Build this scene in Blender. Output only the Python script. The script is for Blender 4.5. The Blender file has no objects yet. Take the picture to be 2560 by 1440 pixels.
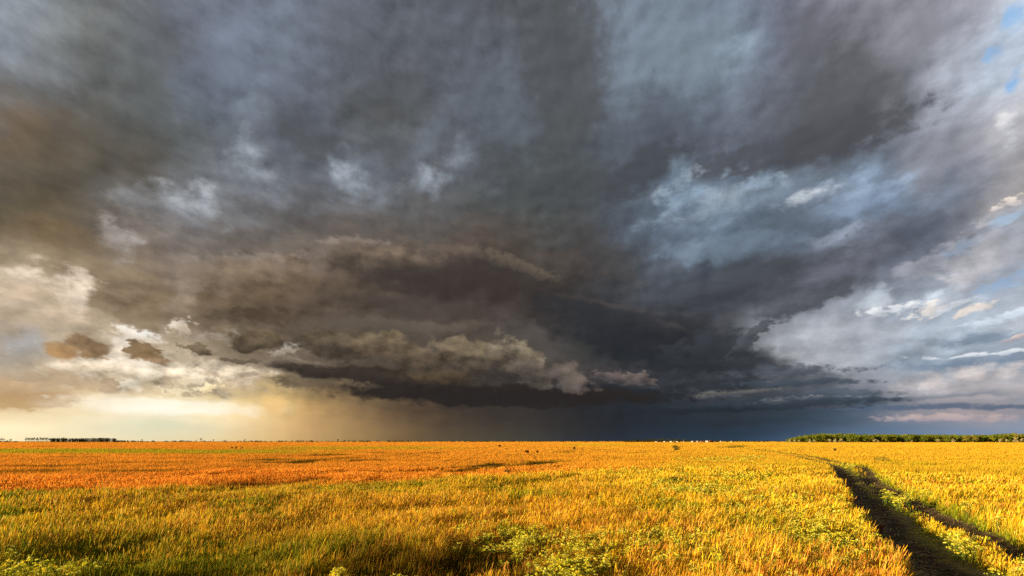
import bpy, math, random
import numpy as np

R = math.radians
scene = bpy.context.scene
COL = scene.collection

# ------------------------------------------------------------------ camera
CAM_H = 2.5                       # metres above the field
LENS = 16.0
F = 2560 * LENS / 36.0            # focal length in pixels of the photograph
HZ = 1103.0                       # the photograph's horizon line
cam_d = bpy.data.cameras.new("camera")
cam_d.lens = LENS
cam_d.sensor_width = 36.0
cam_d.shift_y = (HZ - 720.0) / 2560.0
cam_d.clip_start = 0.1
cam_d.clip_end = 60000
cam = bpy.data.objects.new("camera", cam_d)
cam.location = (0, 0, CAM_H)
cam.rotation_euler = (R(90), 0, 0)
COL.objects.link(cam)
scene.camera = cam

# ------------------------------------------------------------------ exposure
scene.view_settings.view_transform = 'Standard'
scene.view_settings.look = 'None'
EXPO = 1.2
scene.view_settings.exposure = EXPO
scene.view_settings.gamma = 1.0
scene.render.engine = 'CYCLES'
scene.cycles.max_bounces = 6
scene.cycles.diffuse_bounces = 2
scene.cycles.glossy_bounces = 1
scene.cycles.transmission_bounces = 3
scene.cycles.transparent_max_bounces = 4
scene.cycles.caustics_reflective = False
scene.cycles.caustics_refractive = False
scene.cycles.use_adaptive_sampling = True
scene.cycles.adaptive_threshold = 0.02
scene.cycles.use_denoising = False

# ------------------------------------------------------------------ sun
SUN_AZ, SUN_EL = R(-104), R(9.5)   # azimuth from the view direction, clockwise
sun_dir = (math.sin(SUN_AZ) * math.cos(SUN_EL), math.cos(SUN_AZ) * math.cos(SUN_EL), math.sin(SUN_EL))
sl = bpy.data.lights.new("sun", 'SUN')
sl.energy = 5.0
sl.angle = R(0.5)
sl.color = (1.0, 0.80, 0.50)
so = bpy.data.objects.new("sun", sl)
COL.objects.link(so)
import mathutils
so.rotation_euler = mathutils.Vector(sun_dir).to_track_quat('Z', 'Y').to_euler()

# ------------------------------------------------------------------ sky
def hx(s):
    s = s.lstrip('#')
    return np.array([int(s[i:i + 2], 16) / 255.0 for i in (0, 2, 4)])

def lin(c):
    c = np.asarray(c, float)
    return np.where(c <= 0.04045, c / 12.92, ((c + 0.055) / 1.055) ** 2.4)

def azel(px, py):
    """direction (azimuth, elevation) in degrees of a point of the photograph"""
    u = (np.asarray(px, float) - 1280) / F
    v = (HZ - np.asarray(py, float)) / F
    return np.degrees(np.arctan(u)), np.degrees(np.arctan(v / np.sqrt(1 + u * u)))

SKY_Y = [0, 100, 200, 300, 380, 440, 500, 560, 620, 680, 740, 790, 830, 870, 910, 950, 985, 1010, 1040, 1070, 1100]
SKY = """
8c949c 8b949c 6a6a64 62666e 6c7280 6c7380 6a7280 5f646e 5a5e66 5e626b 55585c 5a5d62 727c8a 768290 6e7686 646674 727480 83848e 8b8b96 9a9aa6 c4cad4
858d97 7e858d 66665f 5e6268 6a7080 6a7382 676e7a 5c6068 585c64 5b5f68 54575a 54565a 78838f 7c8a97 8191a0 6a7080 5f606a 74757c 878790 9ea3ae a8bcd2
76777a 6d6c6a 5f5f5c 5a5f60 656c78 6a7281 646a76 555a60 55585a 5a5f68 5c626b 54575b 6c7685 707b89 76808f 60646e 55575c 5b5d61 7c7e86 a5a9b4 bcc6d4
7d6850 635848 565350 525755 5c636c 6b7380 5c6068 585a5c 505250 5c626c 5c636c 4e5255 586068 5c6470 606876 585c66 505358 5a5b5e 7a7c86 9498a4 b2b0b4
6e665a 5f5648 524e46 54534f 565b60 70767f 5c6068 727a85 5a5d62 565a60 545a60 4c5052 50565c 505460 52545e 4c4e54 4b4d52 5c5e66 7c7e88 8e8e98 a09ea0
5f584a 554d40 55504a 5c5a58 6a6e74 7a8088 606268 747a82 64686e 5a5c60 4e5254 4a4e50 4c5056 5e6874 5a6472 68788a 6c7c8e 75869a 6e7684 7e808a 9a9494
625744 62573f 655f58 807f80 868a90 74767a 5e5e60 6c7076 64666a 545454 4c5050 464a4c 4c525a 6a7a8c 74889c 5e6a78 8a96a4 6a7a90 66707e 747884 b6b2b0
7a6c58 7d6b52 6c6259 7d7876 78736f 6e6863 67625e 645f5b 5d5854 54504d 4e4c4a 4e4f4f 545a62 5a6676 68788a 525e6a 5c6674 5a6474 525864 88888e 9aa4b4
978871 8a7860 7f705d 8d827a 7a716a 84776b 7a6d62 74665a 665a4f 5c514a 544c45 4a4644 4a4a4d 4c545e 566270 5c6878 5c6674 5e6878 646a78 8a8c94 a6a4a8
b5a48c b09b80 8a765f 857563 7c6b57 7c6c5b 705f50 574b41 463e39 403935 3e3936 413c3b 3e3e40 40464e 3c4048 44484e 54565e 686c78 8c94a2 a8a8ac 95a3b5
b3a08a bfab90 86735c 76664f 6c5d4a 6a594a 54483c 4a4038 4a413c 453c38 433b38 3b3938 3c3e42 3c4046 42464e 464a52 52545c 8a929e a0aab8 b0bccb b8bac2
a8998a c4b49c a08c74 8a7660 6c5e50 594c3e 5e5248 564c44 4c443e 463c38 403834 323234 33353a 383a40 44464c 5a5d64 8b909a a2abb8 b4c1cd bcc8d4 b0b8c4
a09484 b4a590 aa9880 b9a890 85765f 6a5c4c 62574c 5e5348 504840 4c4440 443e3c 2e3034 2c2e32 2e3034 3a3c40 8e9299 a6aab1 a0a8b2 8d9aaa 94a0ae 98a0ac
a8a29a b0a08a c0ae96 bba98f a89880 84745f 6a5e52 5a4e42 5e5246 5a5046 544c44 40403e 303336 2a2c30 3a3d42 9a9ea5 b0b4ba a6acb6 8f9baa 94a0ae 76859a
b0a494 b8a890 bba98e c4b29a bcaa92 9a8a78 6e6154 50463c 4e453c 4a4038 48403a 4c4844 403e40 33363c 44484e 6c7076 a6a9b0 a8aeb6 8697a8 8b9aaa 98a2b0
b89c7c b89f7e b6a48a c8b698 d2c0a0 a8957c 84755f 524840 3a3430 3c3630 3a3634 3c3836 3c3c3e 2f343a 383c42 4c5058 5a5f66 989ca6 b0b0b4 b4b0b0 b4acae
bd9c74 c0a27a c2a884 d8c49e e8d4a8 dcbe84 8c7858 5a4e40 342e2a 302c28 302c2a 302c2c 26292e 30353c 3e4147 4a4e54 42474e 7c818d b0acb0 a8a4a8 a4a4aa
c4a478 d0b084 f6e4bc fbecca fbeac0 f2cc84 a88858 7a6448 3c342e 342e2a 33302e 2c2a2c 24282d 2a3036 30363c 3a4048 36404a 4a5664 78808c 6e7884 5e6a78
f2dcb0 eedcb4 e9dcba e2dabc efe2be eac68a c09a66 8a7050 5c4a38 3e3630 3c3632 302e30 262a30 282e34 2a3138 2c343e 36424e 506072 8c8c96 b09e9c 9a97a0
fcecc4 f0deb4 e0d6b6 cfd0b4 dcd2b0 e0c08a c8a06a 9a7c54 6c5840 4a4036 403a34 32302f 262a2f 28303a 293440 2d3a48 3e4e60 5a6c82 6c7c90 8c909c 8492a6
f4e2b4 e6d6aa e8d8b0 ded0aa dccba0 d8b67c c09c68 94784e 6a583e 544a3a 47443a 33353a 29303a 2a3644 2a3a48 34465a 50688a 5c7490 6880a0 7088a8 7088a8
"""
grid = lin(np.array([[hx(h) for h in row.split()] for row in SKY.strip().splitlines()]))
grid[17:, :6] *= 1.07
assert grid.shape == (21, 21, 3)

def sky_at(az, el):
    """cloud colour the grid gives for a direction in degrees"""
    u = math.tan(R(az))
    v = math.tan(R(el)) * math.sqrt(1 + u * u)
    x = min(max((u * F + 1280) / 128.0, 0), 20)
    y = min(max(HZ - v * F, 0), 1100)
    iy = min(max(np.searchsorted(SKY_Y, y, side='right') - 1, 0), 19)
    ty = (y - SKY_Y[iy]) / (SKY_Y[iy + 1] - SKY_Y[iy])
    ix = min(int(x), 19)
    tx = x - ix
    a = grid[iy, ix] * (1 - tx) + grid[iy, ix + 1] * tx
    b = grid[iy + 1, ix] * (1 - tx) + grid[iy + 1, ix + 1] * tx
    return a * (1 - ty) + b * ty

world = bpy.data.worlds.new("World")
scene.world = world
world.use_nodes = True
NT = world.node_tree
NT.nodes.clear()

class G:
    """small expression builder for node trees"""
    def __init__(s, nt): s.nt = nt
    def n(s, t, **k):
        o = s.nt.nodes.new(t)
        for a, b in k.items(): setattr(o, a, b)
        return o
    def put(s, sock, v):
        if isinstance(v, bpy.types.NodeSocket): s.nt.links.new(v, sock)
        elif v is not None:
            if hasattr(sock, 'default_value'):
                if sock.type == 'RGBA': v = tuple(v)[:3] + (1.0,)
                elif sock.type == 'VECTOR': v = tuple(v)
                sock.default_value = v
    def m(s, op, a, b=None, c=None, clamp=False):
        o = s.n('ShaderNodeMath', operation=op, use_clamp=clamp)
        for i, v in enumerate((a, b, c)):
            if v is not None: s.put(o.inputs[i], v)
        return o.outputs[0]
    def vm(s, op, a, b=None, out=0):
        o = s.n('ShaderNodeVectorMath', operation=op)
        s.put(o.inputs[0], a)
        if b is not None:
            s.put(o.inputs[3] if op == 'SCALE' else o.inputs[1], b)
        return o.outputs[out]
    def xyz(s, x, y, z):
        o = s.n('ShaderNodeCombineXYZ')
        for i, v in enumerate((x, y, z)): s.put(o.inputs[i], v)
        return o.outputs[0]
    def noise(s, vec, scale, detail=4, rough=0.55, lac=2.0, color=False, dist=0.0):
        o = s.n('ShaderNodeTexNoise')
        s.put(o.inputs['Vector'], vec)
        o.inputs['Scale'].default_value = scale
        o.inputs['Detail'].default_value = detail
        o.inputs['Roughness'].default_value = rough
        o.inputs['Lacunarity'].default_value = lac
        o.inputs['Distortion'].default_value = dist
        return o.outputs['Color' if color else 'Fac']
    def rng(s, v, a, b, c=0.0, d=1.0, smooth=False):
        o = s.n('ShaderNodeMapRange', interpolation_type='SMOOTHSTEP' if smooth else 'LINEAR', clamp=True)
        for i, q in enumerate((v, a, b, c, d)): s.put(o.inputs[i], q)
        return o.outputs[0]
    def mix(s, f, a, b, mode='MIX'):
        o = s.n('ShaderNodeMix', data_type='RGBA', blend_type=mode)
        s.put(o.inputs[0], f); s.put(o.inputs[6], a); s.put(o.inputs[7], b)
        return o.outputs[2]

g = G(NT)
tc = g.n('ShaderNodeTexCoord').outputs['Generated']
dirv = g.vm('NORMALIZE', tc)
sep = g.n('ShaderNodeSeparateXYZ'); g.put(sep.inputs[0], dirv)
dx, dy, dz = sep.outputs
AZ = g.m('MULTIPLY', g.m('ARCTAN2', dx, dy), 57.29578)           # degrees, clockwise from +Y
EL = g.m('MULTIPLY', g.m('ARCSINE', dz), 57.29578)
ELp = g.m('MAXIMUM', EL, 0.0)
# how large a cloud looks: flat streaks at the horizon, round above
flat = g.rng(ELp, 0.0, 22.0, 3.2, 1.0)
P = g.xyz(AZ, g.m('MULTIPLY', ELp, flat), 0.0)                   # streaky near the horizon
# cloud deck seen in perspective, drawn out along the wind
deck_k = g.m('DIVIDE', 1.0, g.m('ADD', dz, 0.16))
DK = g.xyz(g.m('MULTIPLY', dx, deck_k), g.m('MULTIPLY', g.m('MULTIPLY', dy, deck_k), 0.5), 3.0)
# turbulence that pushes the cloud edges about
w1 = g.vm('SUBTRACT', g.noise(P, 0.10, 3, 0.55, color=True), (0.5, 0.5, 0.5))
w2 = g.vm('SUBTRACT', g.noise(P, 0.36, 5, 0.52, color=True), (0.5, 0.5, 0.5))
calm = g.rng(ELp, 0.5, 9.0, 0.18, 1.0)
W = g.vm('ADD', g.vm('SCALE', w1, 8.5), g.vm('SCALE', w2, 4.0))
W = g.vm('SCALE', W, calm)
sw = g.n('ShaderNodeSeparateXYZ'); g.put(sw.inputs[0], W)
AZw = g.m('ADD', AZ, g.m('MULTIPLY', sw.outputs[0], 1.15))
ELw = g.m('ADD', ELp, g.m('MULTIPLY', sw.outputs[1], 0.9))
SKY_EL = [0, 1.2, 2.4, 3.6, 4.8, 6.1, 7.6, 9.2, 11, 13, 15.2, 17.6, 20, 22.5, 25, 28, 31, 34.5, 38.5, 43]
AZMAX = 52.0
fac = g.rng(AZw, -AZMAX, AZMAX, 0.0, 1.0)
col = None
for i, e in enumerate(SKY_EL):
    r = g.n('ShaderNodeValToRGB')
    g.put(r.inputs[0], fac if col is None else g.m('ADD', fac, g.vm('DOT_PRODUCT', col, (1e-7, 1e-7, 1e-7), out=1)))
    cr = r.color_ramp
    cr.interpolation = 'B_SPLINE'
    NS = 31
    for k in range(NS):
        pos = k / (NS - 1)
        c = sky_at((pos * 2 - 1) * AZMAX * 0.9999, e)
        if k == 0: st = cr.elements[0]; st.position = 0
        elif k == NS - 1: st = cr.elements[len(cr.elements) - 1]; st.position = 1
        else: st = cr.elements.new(pos)
        st.color = (*c, 1)
    if col is None: col = r.outputs[0]
    else: col = g.mix(g.rng(ELw, SKY_EL[i - 1], e, smooth=(i % 2 == 0)), col, r.outputs[0])

# clouds with an outline of their own: px, py, rx, ry, tilt, soft, ragged, colour, opacity, base colour
edge_n = g.m('SUBTRACT', g.noise(g.xyz(AZ, g.m('MULTIPLY', ELp, 1.5), 7.0), 0.45, 6, 0.56), 0.5)
fine_n = g.m('SUBTRACT', g.noise(g.xyz(AZ, g.m('MULTIPLY', ELp, 1.6), 9.0), 1.0, 6, 0.58), 0.5)
relief = g.m('SUBTRACT', g.noise(g.xyz(AZ, g.m('MULTIPLY', ELp, 1.5), 7.0), 0.30, 7, 0.58),
             g.noise(g.xyz(g.m('ADD', AZ, 0.7), g.m('SUBTRACT', g.m('MULTIPLY', ELp, 1.5), 0.9), 7.0), 0.30, 7, 0.58))
deck1 = g.m('SUBTRACT', g.noise(DK, 1.3, 5, 0.50, dist=0.7), 0.5)
high = g.rng(ELp, 6.0, 18.0, 0.0, 1.0)
low = g.rng(ELp, 2.0, 7.0, 0.12, 1.0)
shade = g.m('MULTIPLY_ADD', g.m('MULTIPLY', relief, 1.1), low, 1.0)
col = g.vm('SCALE', col, shade)
wisp = g.m('POWER', g.rng(g.noise(DK, 2.2, 5, 0.50, dist=0.9), 0.35, 0.8), 2.0)
deck = g.m('ADD', g.m('MULTIPLY', deck1, 0.48), g.m('MULTIPLY_ADD', wisp, 0.55, -0.07))
deck = g.m('MULTIPLY_ADD', deck, high, 1.0)
AZf = g.m('ADD', AZ, g.m('MULTIPLY', sw.outputs[0], 0.35))
ELf = g.m('ADD', EL, g.m('MULTIPLY', sw.outputs[1], 0.28))
# px, py, rx, ry, tilt, soft, ragged, top colour, under colour, opacity, relief
CLOUDS = [
 # great masses of the storm deck
 (180, 400, 270, 170, 0, 1.0, 1.0, '5e584e', '565044', 0.5, .6),
 (70, 300, 120, 40, -35, 1.0, 1.0, '7e6850', '766048', 0.2, .6),
 (380, 150, 70, 230, 12, 1.0, 1.0, '5a5c5e', '585a5b', .55, .5),
 (560, 150, 80, 170, 10, 1.0, 1.2, '737c8b', '6d7584', .55, .5),
 (640, 270, 60, 42, -10, .9, 1.4, '7a848f', '727c88', .7, .6),
 (612, 350, 22, 60, 12, .9, 1.4, '7e8690', '7c848e', .6, .6),
 (770, 330, 140, 80, 20, 1.0, 1.2, '54575b', '525456', .6, .6),
 (1010, 250, 130, 70, -10, 1.0, 1.2, '52555a', '515357', .5, .6),
 (1200, 240, 90, 130, -25, 1.0, 1.3, '636973', '5d636c', .5, .7),
 (1420, 180, 120, 260, 4, .7, 1.0, '525558', '505356', .7, .5),
 (1330, 420, 260, 90, 10, 1.0, 1.2, '4a4e50', '484b4d', .6, .5),
 (1690, 110, 190, 140, 0, .9, 1.2, '7d8b99', '77848f', .6, .6),
 (1600, 330, 200, 60, -8, 1.0, 1.2, '565e69', '535a64', .5, .5),
 (2100, 290, 200, 190, -8, 1.0, .8, '56585d', '505258', .8, .35),
 (2020, 100, 70, 130, 12, 1.0, .8, '64656e', '606169', .7, .3),
 (2280, 90, 130, 80, 20, 1.0, 1.0, '8e8f99', '8a8b94', .5, .5),
 (2360, 230, 100, 150, 10, 1.0, 1.4, '9fa4b0', '969ba7', .55, .8),
 (2350, 380, 170, 60, -10, 1.0, 1.4, '8a8b93', '84858d', .5, .7),
 (1960, 385, 380, 58, 0, .6, 1.4, '4e5056', '4b4c52', .85, .5),
 (1620, 420, 130, 60, -10, .8, 1.4, '4b4f55', '4a4d53', .8, .5),
 (1830, 500, 250, 66, 0, 1.3, 1.6, '7d8b9a', '717f8e', .8, .9),
 (1805, 500, 110, 48, 0, 1.5, 1.8, '929fac', '8796a4', .8, .9),
 (1690, 478, 70, 40, -20, 1.4, 2.0, '9aa6b2', '8ea1b3', .85, .9),
 (1900, 450, 60, 30, 0, 1.0, 2.2, '9aaaba', '8a9cae', .75, .9),
 (2140, 490, 130, 56, -6, 1.0, 1.6, '8a9bb0', '7b8da3', .8, .9),
 (2130, 590, 110, 30, -10, 1.0, 2.0, '8e96a6', '7e8798', .6, .9),
 (1950, 565, 110, 30, -4, 1.0, 1.6, '5e6a77', '56616d', .7, .7),
 (1810, 620, 200, 44, 4, 1.0, 1.4, '6c7b8b', '62707e', .7, .7),
 (2230, 575, 120, 56, -20, .7, 1.5, '616672', '535864', .85, .8),
 (2120, 665, 170, 46, -10, .9, 1.3, '6e717c', '636570', .65, .8),
 (1850, 705, 230, 46, -6, .9, 1.1, '43474d', '3f4248', .85, .6),
 (2010, 755, 150, 34, -14, .7, 1.6, '5b5d65', '4a4d54', .85, .8),
 (1500, 620, 140, 60, 35, 1.0, 1.3, '4c4a49', '464341', .6, .7),
 (1400, 665, 90, 46, 10, .9, 1.4, '564e49', '4c4642', .6, .8),
 (500, 600, 260, 46, -8, 1.0, 1.2, '6a625d', '645c56', .5, .8),
 (860, 570, 300, 36, 4, 1.0, 1.1, '5a5450', '58504c', .6, .6),
 (140, 590, 130, 46, -12, .9, 1.6, '7a6446', '746048', 0.4, 1.0),
 (420, 620, 130, 40, 18, .9, 1.8, '8c8179', '7d7067', .6, 1.0),
 (880, 90, 150, 110, 20, 1.4, 1.1, '5d6068', '5a5d64', .5, .6),
 (700, 130, 60, 150, 15, 1.4, 1.2, '757e8c', '6f7785', .5, .6),
 (1080, 330, 120, 46, -50, 1.3, 1.3, '727a85', '69717b', .5, .7),
 (1290, 300, 60, 150, -25, 1.3, 1.3, '68707b', '626a74', .5, .7),
 (980, 380, 60, 60, 20, 1.3, 1.4, '54565a', '505256', .5, .7),
 (750, 500, 60, 70, 20, 1.3, 1.4, '58585c', '545456', .5, .7),
 (1250, 500, 140, 40, -10, 1.3, 1.3, '474b4d', '46494b', .5, .6),
 # the arch: lit rim, dark under-surface, smooth band behind
 (660, 640, 150, 15, -12, 1.4, 1.8, 'a89b8f', '94867a', 0.55, .8),
 (880, 603, 130, 12, -4, 1.4, 1.8, '9a8d82', '8a7c71', 0.5, .8),
 (1130, 625, 190, 16, 8, 1.4, 1.2, '77695c', '6a5d52', 0.45, .7),
 (1290, 665, 120, 22, 14, .9, 1.2, '6c6052', '5a5048', .7, .7),
 (640, 700, 190, 56, -20, 0.8, 1.4, '857360', '625240', .75, 1.4),
 (960, 645, 140, 34, -4, .6, 1.5, '776859', '5a4f44', .8, 1.2),
 (330, 730, 130, 56, -10, 0.9, 1.6, '8a7863', '766450', 0.8, 1.2),
 (330, 790, 60, 40, 30, .6, 1.6, '87745d', '7a6852', .7, 1.0),
 (1120, 705, 330, 48, 4, 0.9, .9, '3e3733', '3a3330', 0.85, .6),
 (900, 745, 120, 28, 0, .7, 1.5, '574c3f', '463d35', .7, 1.2),
 (660, 785, 130, 24, -6, 1.0, 1.3, '4c4033', '4a3f33', 0.75, .9),
 (1090, 770, 280, 26, 3, 1.0, .7, '4d4440', '473f3b', .7, .4),
 (1010, 812, 260, 18, 0, 1.0, .8, '665b51', '5e554c', 0.65, .4),
 (1330, 845, 110, 44, 22, 1.0, .8, '58524e', '544e4a', .7, .4),
 (1560, 800, 270, 44, 15, 0.8, .9, '323337', '2e2f33', .92, .5),
 (1520, 757, 210, 10, 12, 1.8, 0.8, '60554e', '544c4a', 0.4, .7),
 (1690, 815, 110, 10, 28, 1.8, 0.8, '5c5350', '4c4847', 0.35, .7),
 (1640, 870, 230, 56, 12, .7, .9, '292b30', '272a2e', .9, .5),
 (1780, 880, 120, 56, 0, .7, 1.4, '393c42', '303338', .85, .7),
 (1880, 848, 70, 18, -35, .6, 1.8, '50535a', '44474d', .85, .8),
 (1880, 915, 130, 20, 8, .8, 1.4, '50535a', '42464c', .7, .8),
 # pale openings in the deck above
 (460, 510, 102, 48, 10, 1.6, 1.25, 'b0b5bb', '9a9ea4', 0.92, 1.1),
 (340, 500, 77, 33, -10, 1.6, 1.25, '8f9192', '85878a', 0.69, 1.1),
 (510, 480, 50, 46, -10, 1.6, 1.25, 'b6bcc2', 'a6abb2', 0.92, 1.1),
 (625, 410, 64, 64, -30, 1.6, 1.25, '9aa3ac', '8c949c', 0.92, 1.1),
 (680, 470, 64, 64, -40, 1.6, 1.25, '8b9199', '80858c', 0.69, 1.1),
 (868, 435, 60, 73, 0, 1.6, 1.25, '9ca5af', '8e969f', 0.98, 1.1),
 (930, 500, 89, 33, 0, 1.6, 1.25, '7f858c', '757b82', 0.69, 1.1),
 (1075, 450, 71, 43, -20, 1.6, 1.25, '969fa9', '7e868f', 0.80, 1.1),
 (1150, 380, 50, 64, -40, 1.6, 1.25, '7a818b', '6d747d', 0.69, 1.1),
 (2020, 497, 86, 23, -4, 1.6, 1.25, 'c4c9cf', 'a4aebb', .9, 1.1),
 (1690, 445, 57, 41, -40, 1.6, 1.25, '8ba0b2', '7d91a3', .75, 1.1),
 (1720, 485, 103, 34, -10, 1.6, 1.25, '879caf', '7a8da0', .7, 1.1),
 (1905, 440, 41, 25, 0, 1.6, 1.25, '8fa0b0', '7d8fa2', .7, 1.1),
 (2170, 440, 57, 34, -10, 1.6, 1.25, '8ea2b6', '7e92a8', .7, 1.1),
 (1850, 100, 69, 46, 0, 1.6, 1.25, '8fa1b0', '8696a5', .6, 1.1),
 # bright breaks low on the left
 (90, 745, 190, 90, 10, 1.3, 1.5, 'd6c2a8', 'c0ab92', .7, .9),
 (150, 725, 90, 50, 20, 1.2, 2.0, 'eedcc8', 'd8c4ac', .75, 1.0),
 (450, 700, 60, 60, 30, 1.3, 1.6, '8c7e70', '84766a', .6, .8),
 (560, 690, 60, 50, -30, 1.2, 1.6, '7e6e5e', '74675a', 0.35, 1.0),
 (470, 585, 170, 22, 10, 1.3, 2.0, '8f8883', '827a74', .5, .9),
 (300, 600, 60, 40, 40, 1.3, 2.4, 'a9a29c', '978e86', .7, .9),
 (440, 760, 50, 60, 40, 1.3, 2.0, '9a8a76', '8f7e6a', .6, .9),
 (110, 705, 90, 30, 5, 1.28, 2.40, 'ecdac4', 'c8b49e', .8, 1.0),
 (200, 690, 50, 16, 10, 1.28, 2.64, 'dccab6', 'b8a48e', .7, 1.0),
 (40, 770, 90, 26, 0, 1.28, 2.40, 'c6b59f', 'a8967e', .6, .9),
 (60, 850, 70, 40, 0, 1.44, 1.68, 'a9abb0', 'a3a2a2', .6, .6),
 (350, 838, 60, 20, 5, 1.1, 1.6, 'fffaf0', 'ecdfcb', 0.85, .9),
 (445, 812, 34, 22, -40, 1.12, 2.64, 'e2d5c3', 'c8b8a2', .8, .9),
 (310, 865, 46, 26, 0, 1.28, 2.40, 'e8dccb', 'd8c8b2', .8, .9),
 (540, 840, 90, 22, 0, 1.28, 2.40, 'a4988a', '988978', .6, .9),
 (722, 868, 50, 16, -25, 0.96, 2.40, 'b8ac9f', '9a8b7a', .85, .9),
 (410, 935, 250, 50, 0, .9, 1.8, 'e0d2bc', 'c4b094', .75, 2.8),
 (560, 930, 150, 34, 0, .9, 1.8, 'ccbba2', 'b09c84', .7, 2.8),
 (330, 915, 60, 20, 0, 1.0, 2.2, 'f0e4d2', 'e0cfb6', .7, 1.2),
 (470, 940, 60, 24, 10, 1.0, 2.4, 'f6e8cc', 'e6d2b0', .7, 1.2),
 (345, 950, 46, 26, -30, 1.12, 2.88, 'f2e6cf', 'e4d4b8', .8, 1.0),
 (420, 975, 40, 16, 0, 1.12, 2.88, 'f2e4c6', 'e4d4b0', .8, 1.0),
 # sky beyond the storm on the right: blue holes, lit cumulus and long grey bars
 (2330, 740, 90, 26, -14, 1.20, 2.16, 'd3dce7', 'c2ccd8', .7, .9),
 (2520, 785, 150, 14, -6, 1.20, 1.92, 'd9e6f2', 'ccd9e6', .85, .5),
 (2360, 762, 150, 9, -8, 1.05, 2.40, 'e2e4e8', 'd2d8e0', .8, .8),
 (2470, 150, 36, 28, 0, 1.20, 2.16, '86abd2', '94b3d4', .85, .3),
 (2548, 215, 26, 30, 0, 1.20, 2.16, '78a8d8', '8ab0d8', .9, .3),
 (2540, 40, 40, 40, 0, 1.20, 2.16, '8ab0d8', '98b8d8', .85, .3),
 (2520, 550, 50, 16, 0, 1.20, 2.16, 'a2bad4', 'a8bed4', .7, .3),
 (2410, 615, 70, 22, -10, 1.20, 2.16, '8ea6c2', '9aaac0', .7, .5),
 (2500, 715, 140, 18, -8, 1.20, 1.92, '8ba8ca', '98b0ca', .75, .4),
 (2530, 500, 40, 18, 0, 0.90, 2.40, 'ecdfd0', 'c8c0bc', .95, .9),
 (2545, 300, 40, 50, 0, 1.20, 2.40, 'd8d6d6', 'c4c6ce', .7, .9),
 (2450, 570, 50, 20, -20, 1.20, 2.40, 'c8c2c0', 'b4b2b6', .6, .9),
 (2480, 875, 240, 7, 1, 1.20, 1.92, 'e6eaee', 'd0d8e0', .9, .5),
 (2430, 838, 220, 17, 3, 1.20, 1.20, '7a8a9d', '6b7c90', .75, .6),
 (2370, 905, 270, 20, 1, 1.35, 1.20, '76889c', '6a7c91', .75, .6),
 (2060, 880, 150, 46, 4, 1.50, 1.44, 'a8acb4', 'a0a4ac', .6, .6),
 (2540, 836, 60, 10, -6, 0.90, 1.92, 'd6c0b6', '9a949c', .85, .8),
 (2430, 950, 240, 34, -2, 1.05, 2.16, 'd0c6c2', 'aeaab0', .85, 1.4),
 (2420, 1000, 200, 10, 0, 1.35, 1.44, 'b4aaac', 'a8a2a8', .7, .7),
 (2360, 1046, 230, 10, 1, 1.05, 1.44, 'c0aca8', 'ae9fa2', .85, .5),
 (2330, 1021, 480, 8, 2, 1.05, 1.20, '56667a', '52627a', .85, .4),
 (2240, 935, 180, 22, 0, 1.35, 1.44, '9aa0aa', '8e949f', .6, .7),
 (2180, 748, 70, 30, -20, 1.4, 2.0, 'c6d2de', 'd6dce2', 0.65, .7),
 (2420, 700, 110, 40, -20, 1.1, 2.2, 'c4c0c2', 'a8a8b0', .6, 1.1),
 (2300, 660, 100, 40, -30, 1.1, 2.2, 'aeb0ba', '9a9ea8', .6, 1.0),
 (2170, 845, 200, 40, 2, 1.2, 1.8, 'b3b8c0', 'a4aab3', .6, .9),
 (2020, 900, 120, 30, 8, 1.2, 1.8, 'b6b9be', 'aaaeb4', .6, .9),
 (2450, 640, 140, 60, -30, 1.3, 2.2, 'b9b6b9', 'a5a5ac', .5, 1.0),
 (2210, 775, 90, 14, -10, 1.1, 2.4, 'e6e8ea', 'ccd2da', .8, .9),
 (2300, 770, 40, 16, -30, 1.1, 2.4, 'f0e6dc', 'd8d0cc', .8, .9),
 (2420, 770, 70, 12, -14, 1.1, 2.4, 'f2e4d6', 'dcd0c6', .8, .9),
 # bars of the dark mass
 (1930, 935, 210, 15, 1, .7, 1.4, '5a606a', '4c525b', .85, .9),
 (2110, 985, 150, 9, 4, .8, 1.0, '525c68', '47525e', .85, .6),
 (1830, 985, 150, 9, -3, .7, 1.4, '76746f', '50525a', .75, 1.2),
 (1990, 1003, 120, 8, -2, .6, 1.8, '868688', '50565f', .8, 1.4),
 (2080, 1018, 90, 7, 0, .6, 1.6, '6a6b72', '454d58', .8, 1.2),
 (1700, 958, 110, 9, -4, .7, 1.6, '54565a', '363a40', .75, 1.2),
 (1640, 1000, 200, 6, 0, .8, 1.2, '3a4046', '2c3238', .7, .9),
 (1760, 1026, 330, 9, 0, .9, 1.0, '272d34', '252b31', 0.9, .4),
 (1480, 1000, 120, 10, 0, .9, 1.0, '2c3036', '272a2f', .8, .6),
 (1500, 985, 260, 22, 3, .6, 1.0, '282b30', '23262a', .9, .6),
 (1760, 955, 170, 24, 4, .7, 1.3, '34373c', '2c2f34', .8, .8),
 (2000, 960, 220, 8, 3, .7, 1.3, '46505b', '3e4853', .85, .6),
 (2100, 1000, 220, 7, 3, .7, 1.2, '3f4a56', '3a4551', .85, .5),
 (1770, 905, 230, 36, 7, .9, 1.1, '313439', '2b2e33', .75, .6),
 (1960, 1012, 330, 13, 1, .9, 1.0, '363f49', '303943', .8, .5),
 # lower scud and the rolling edge
 (600, 893, 60, 8, -4, .6, 1.8, '635847', '5a4f41', .8, .8),
 (620, 935, 26, 8, 0, .6, 1.8, '9d8c78', '8e7d69', .7, .8),
 (225, 858, 52, 26, 0, 0.55, 1.35, '8f7558', '8a7054', .95, 1.7),
 (150, 876, 50, 26, 0, 0.55, 1.35, 'a2845f', 'b48c60', .95, 1.7),
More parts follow.
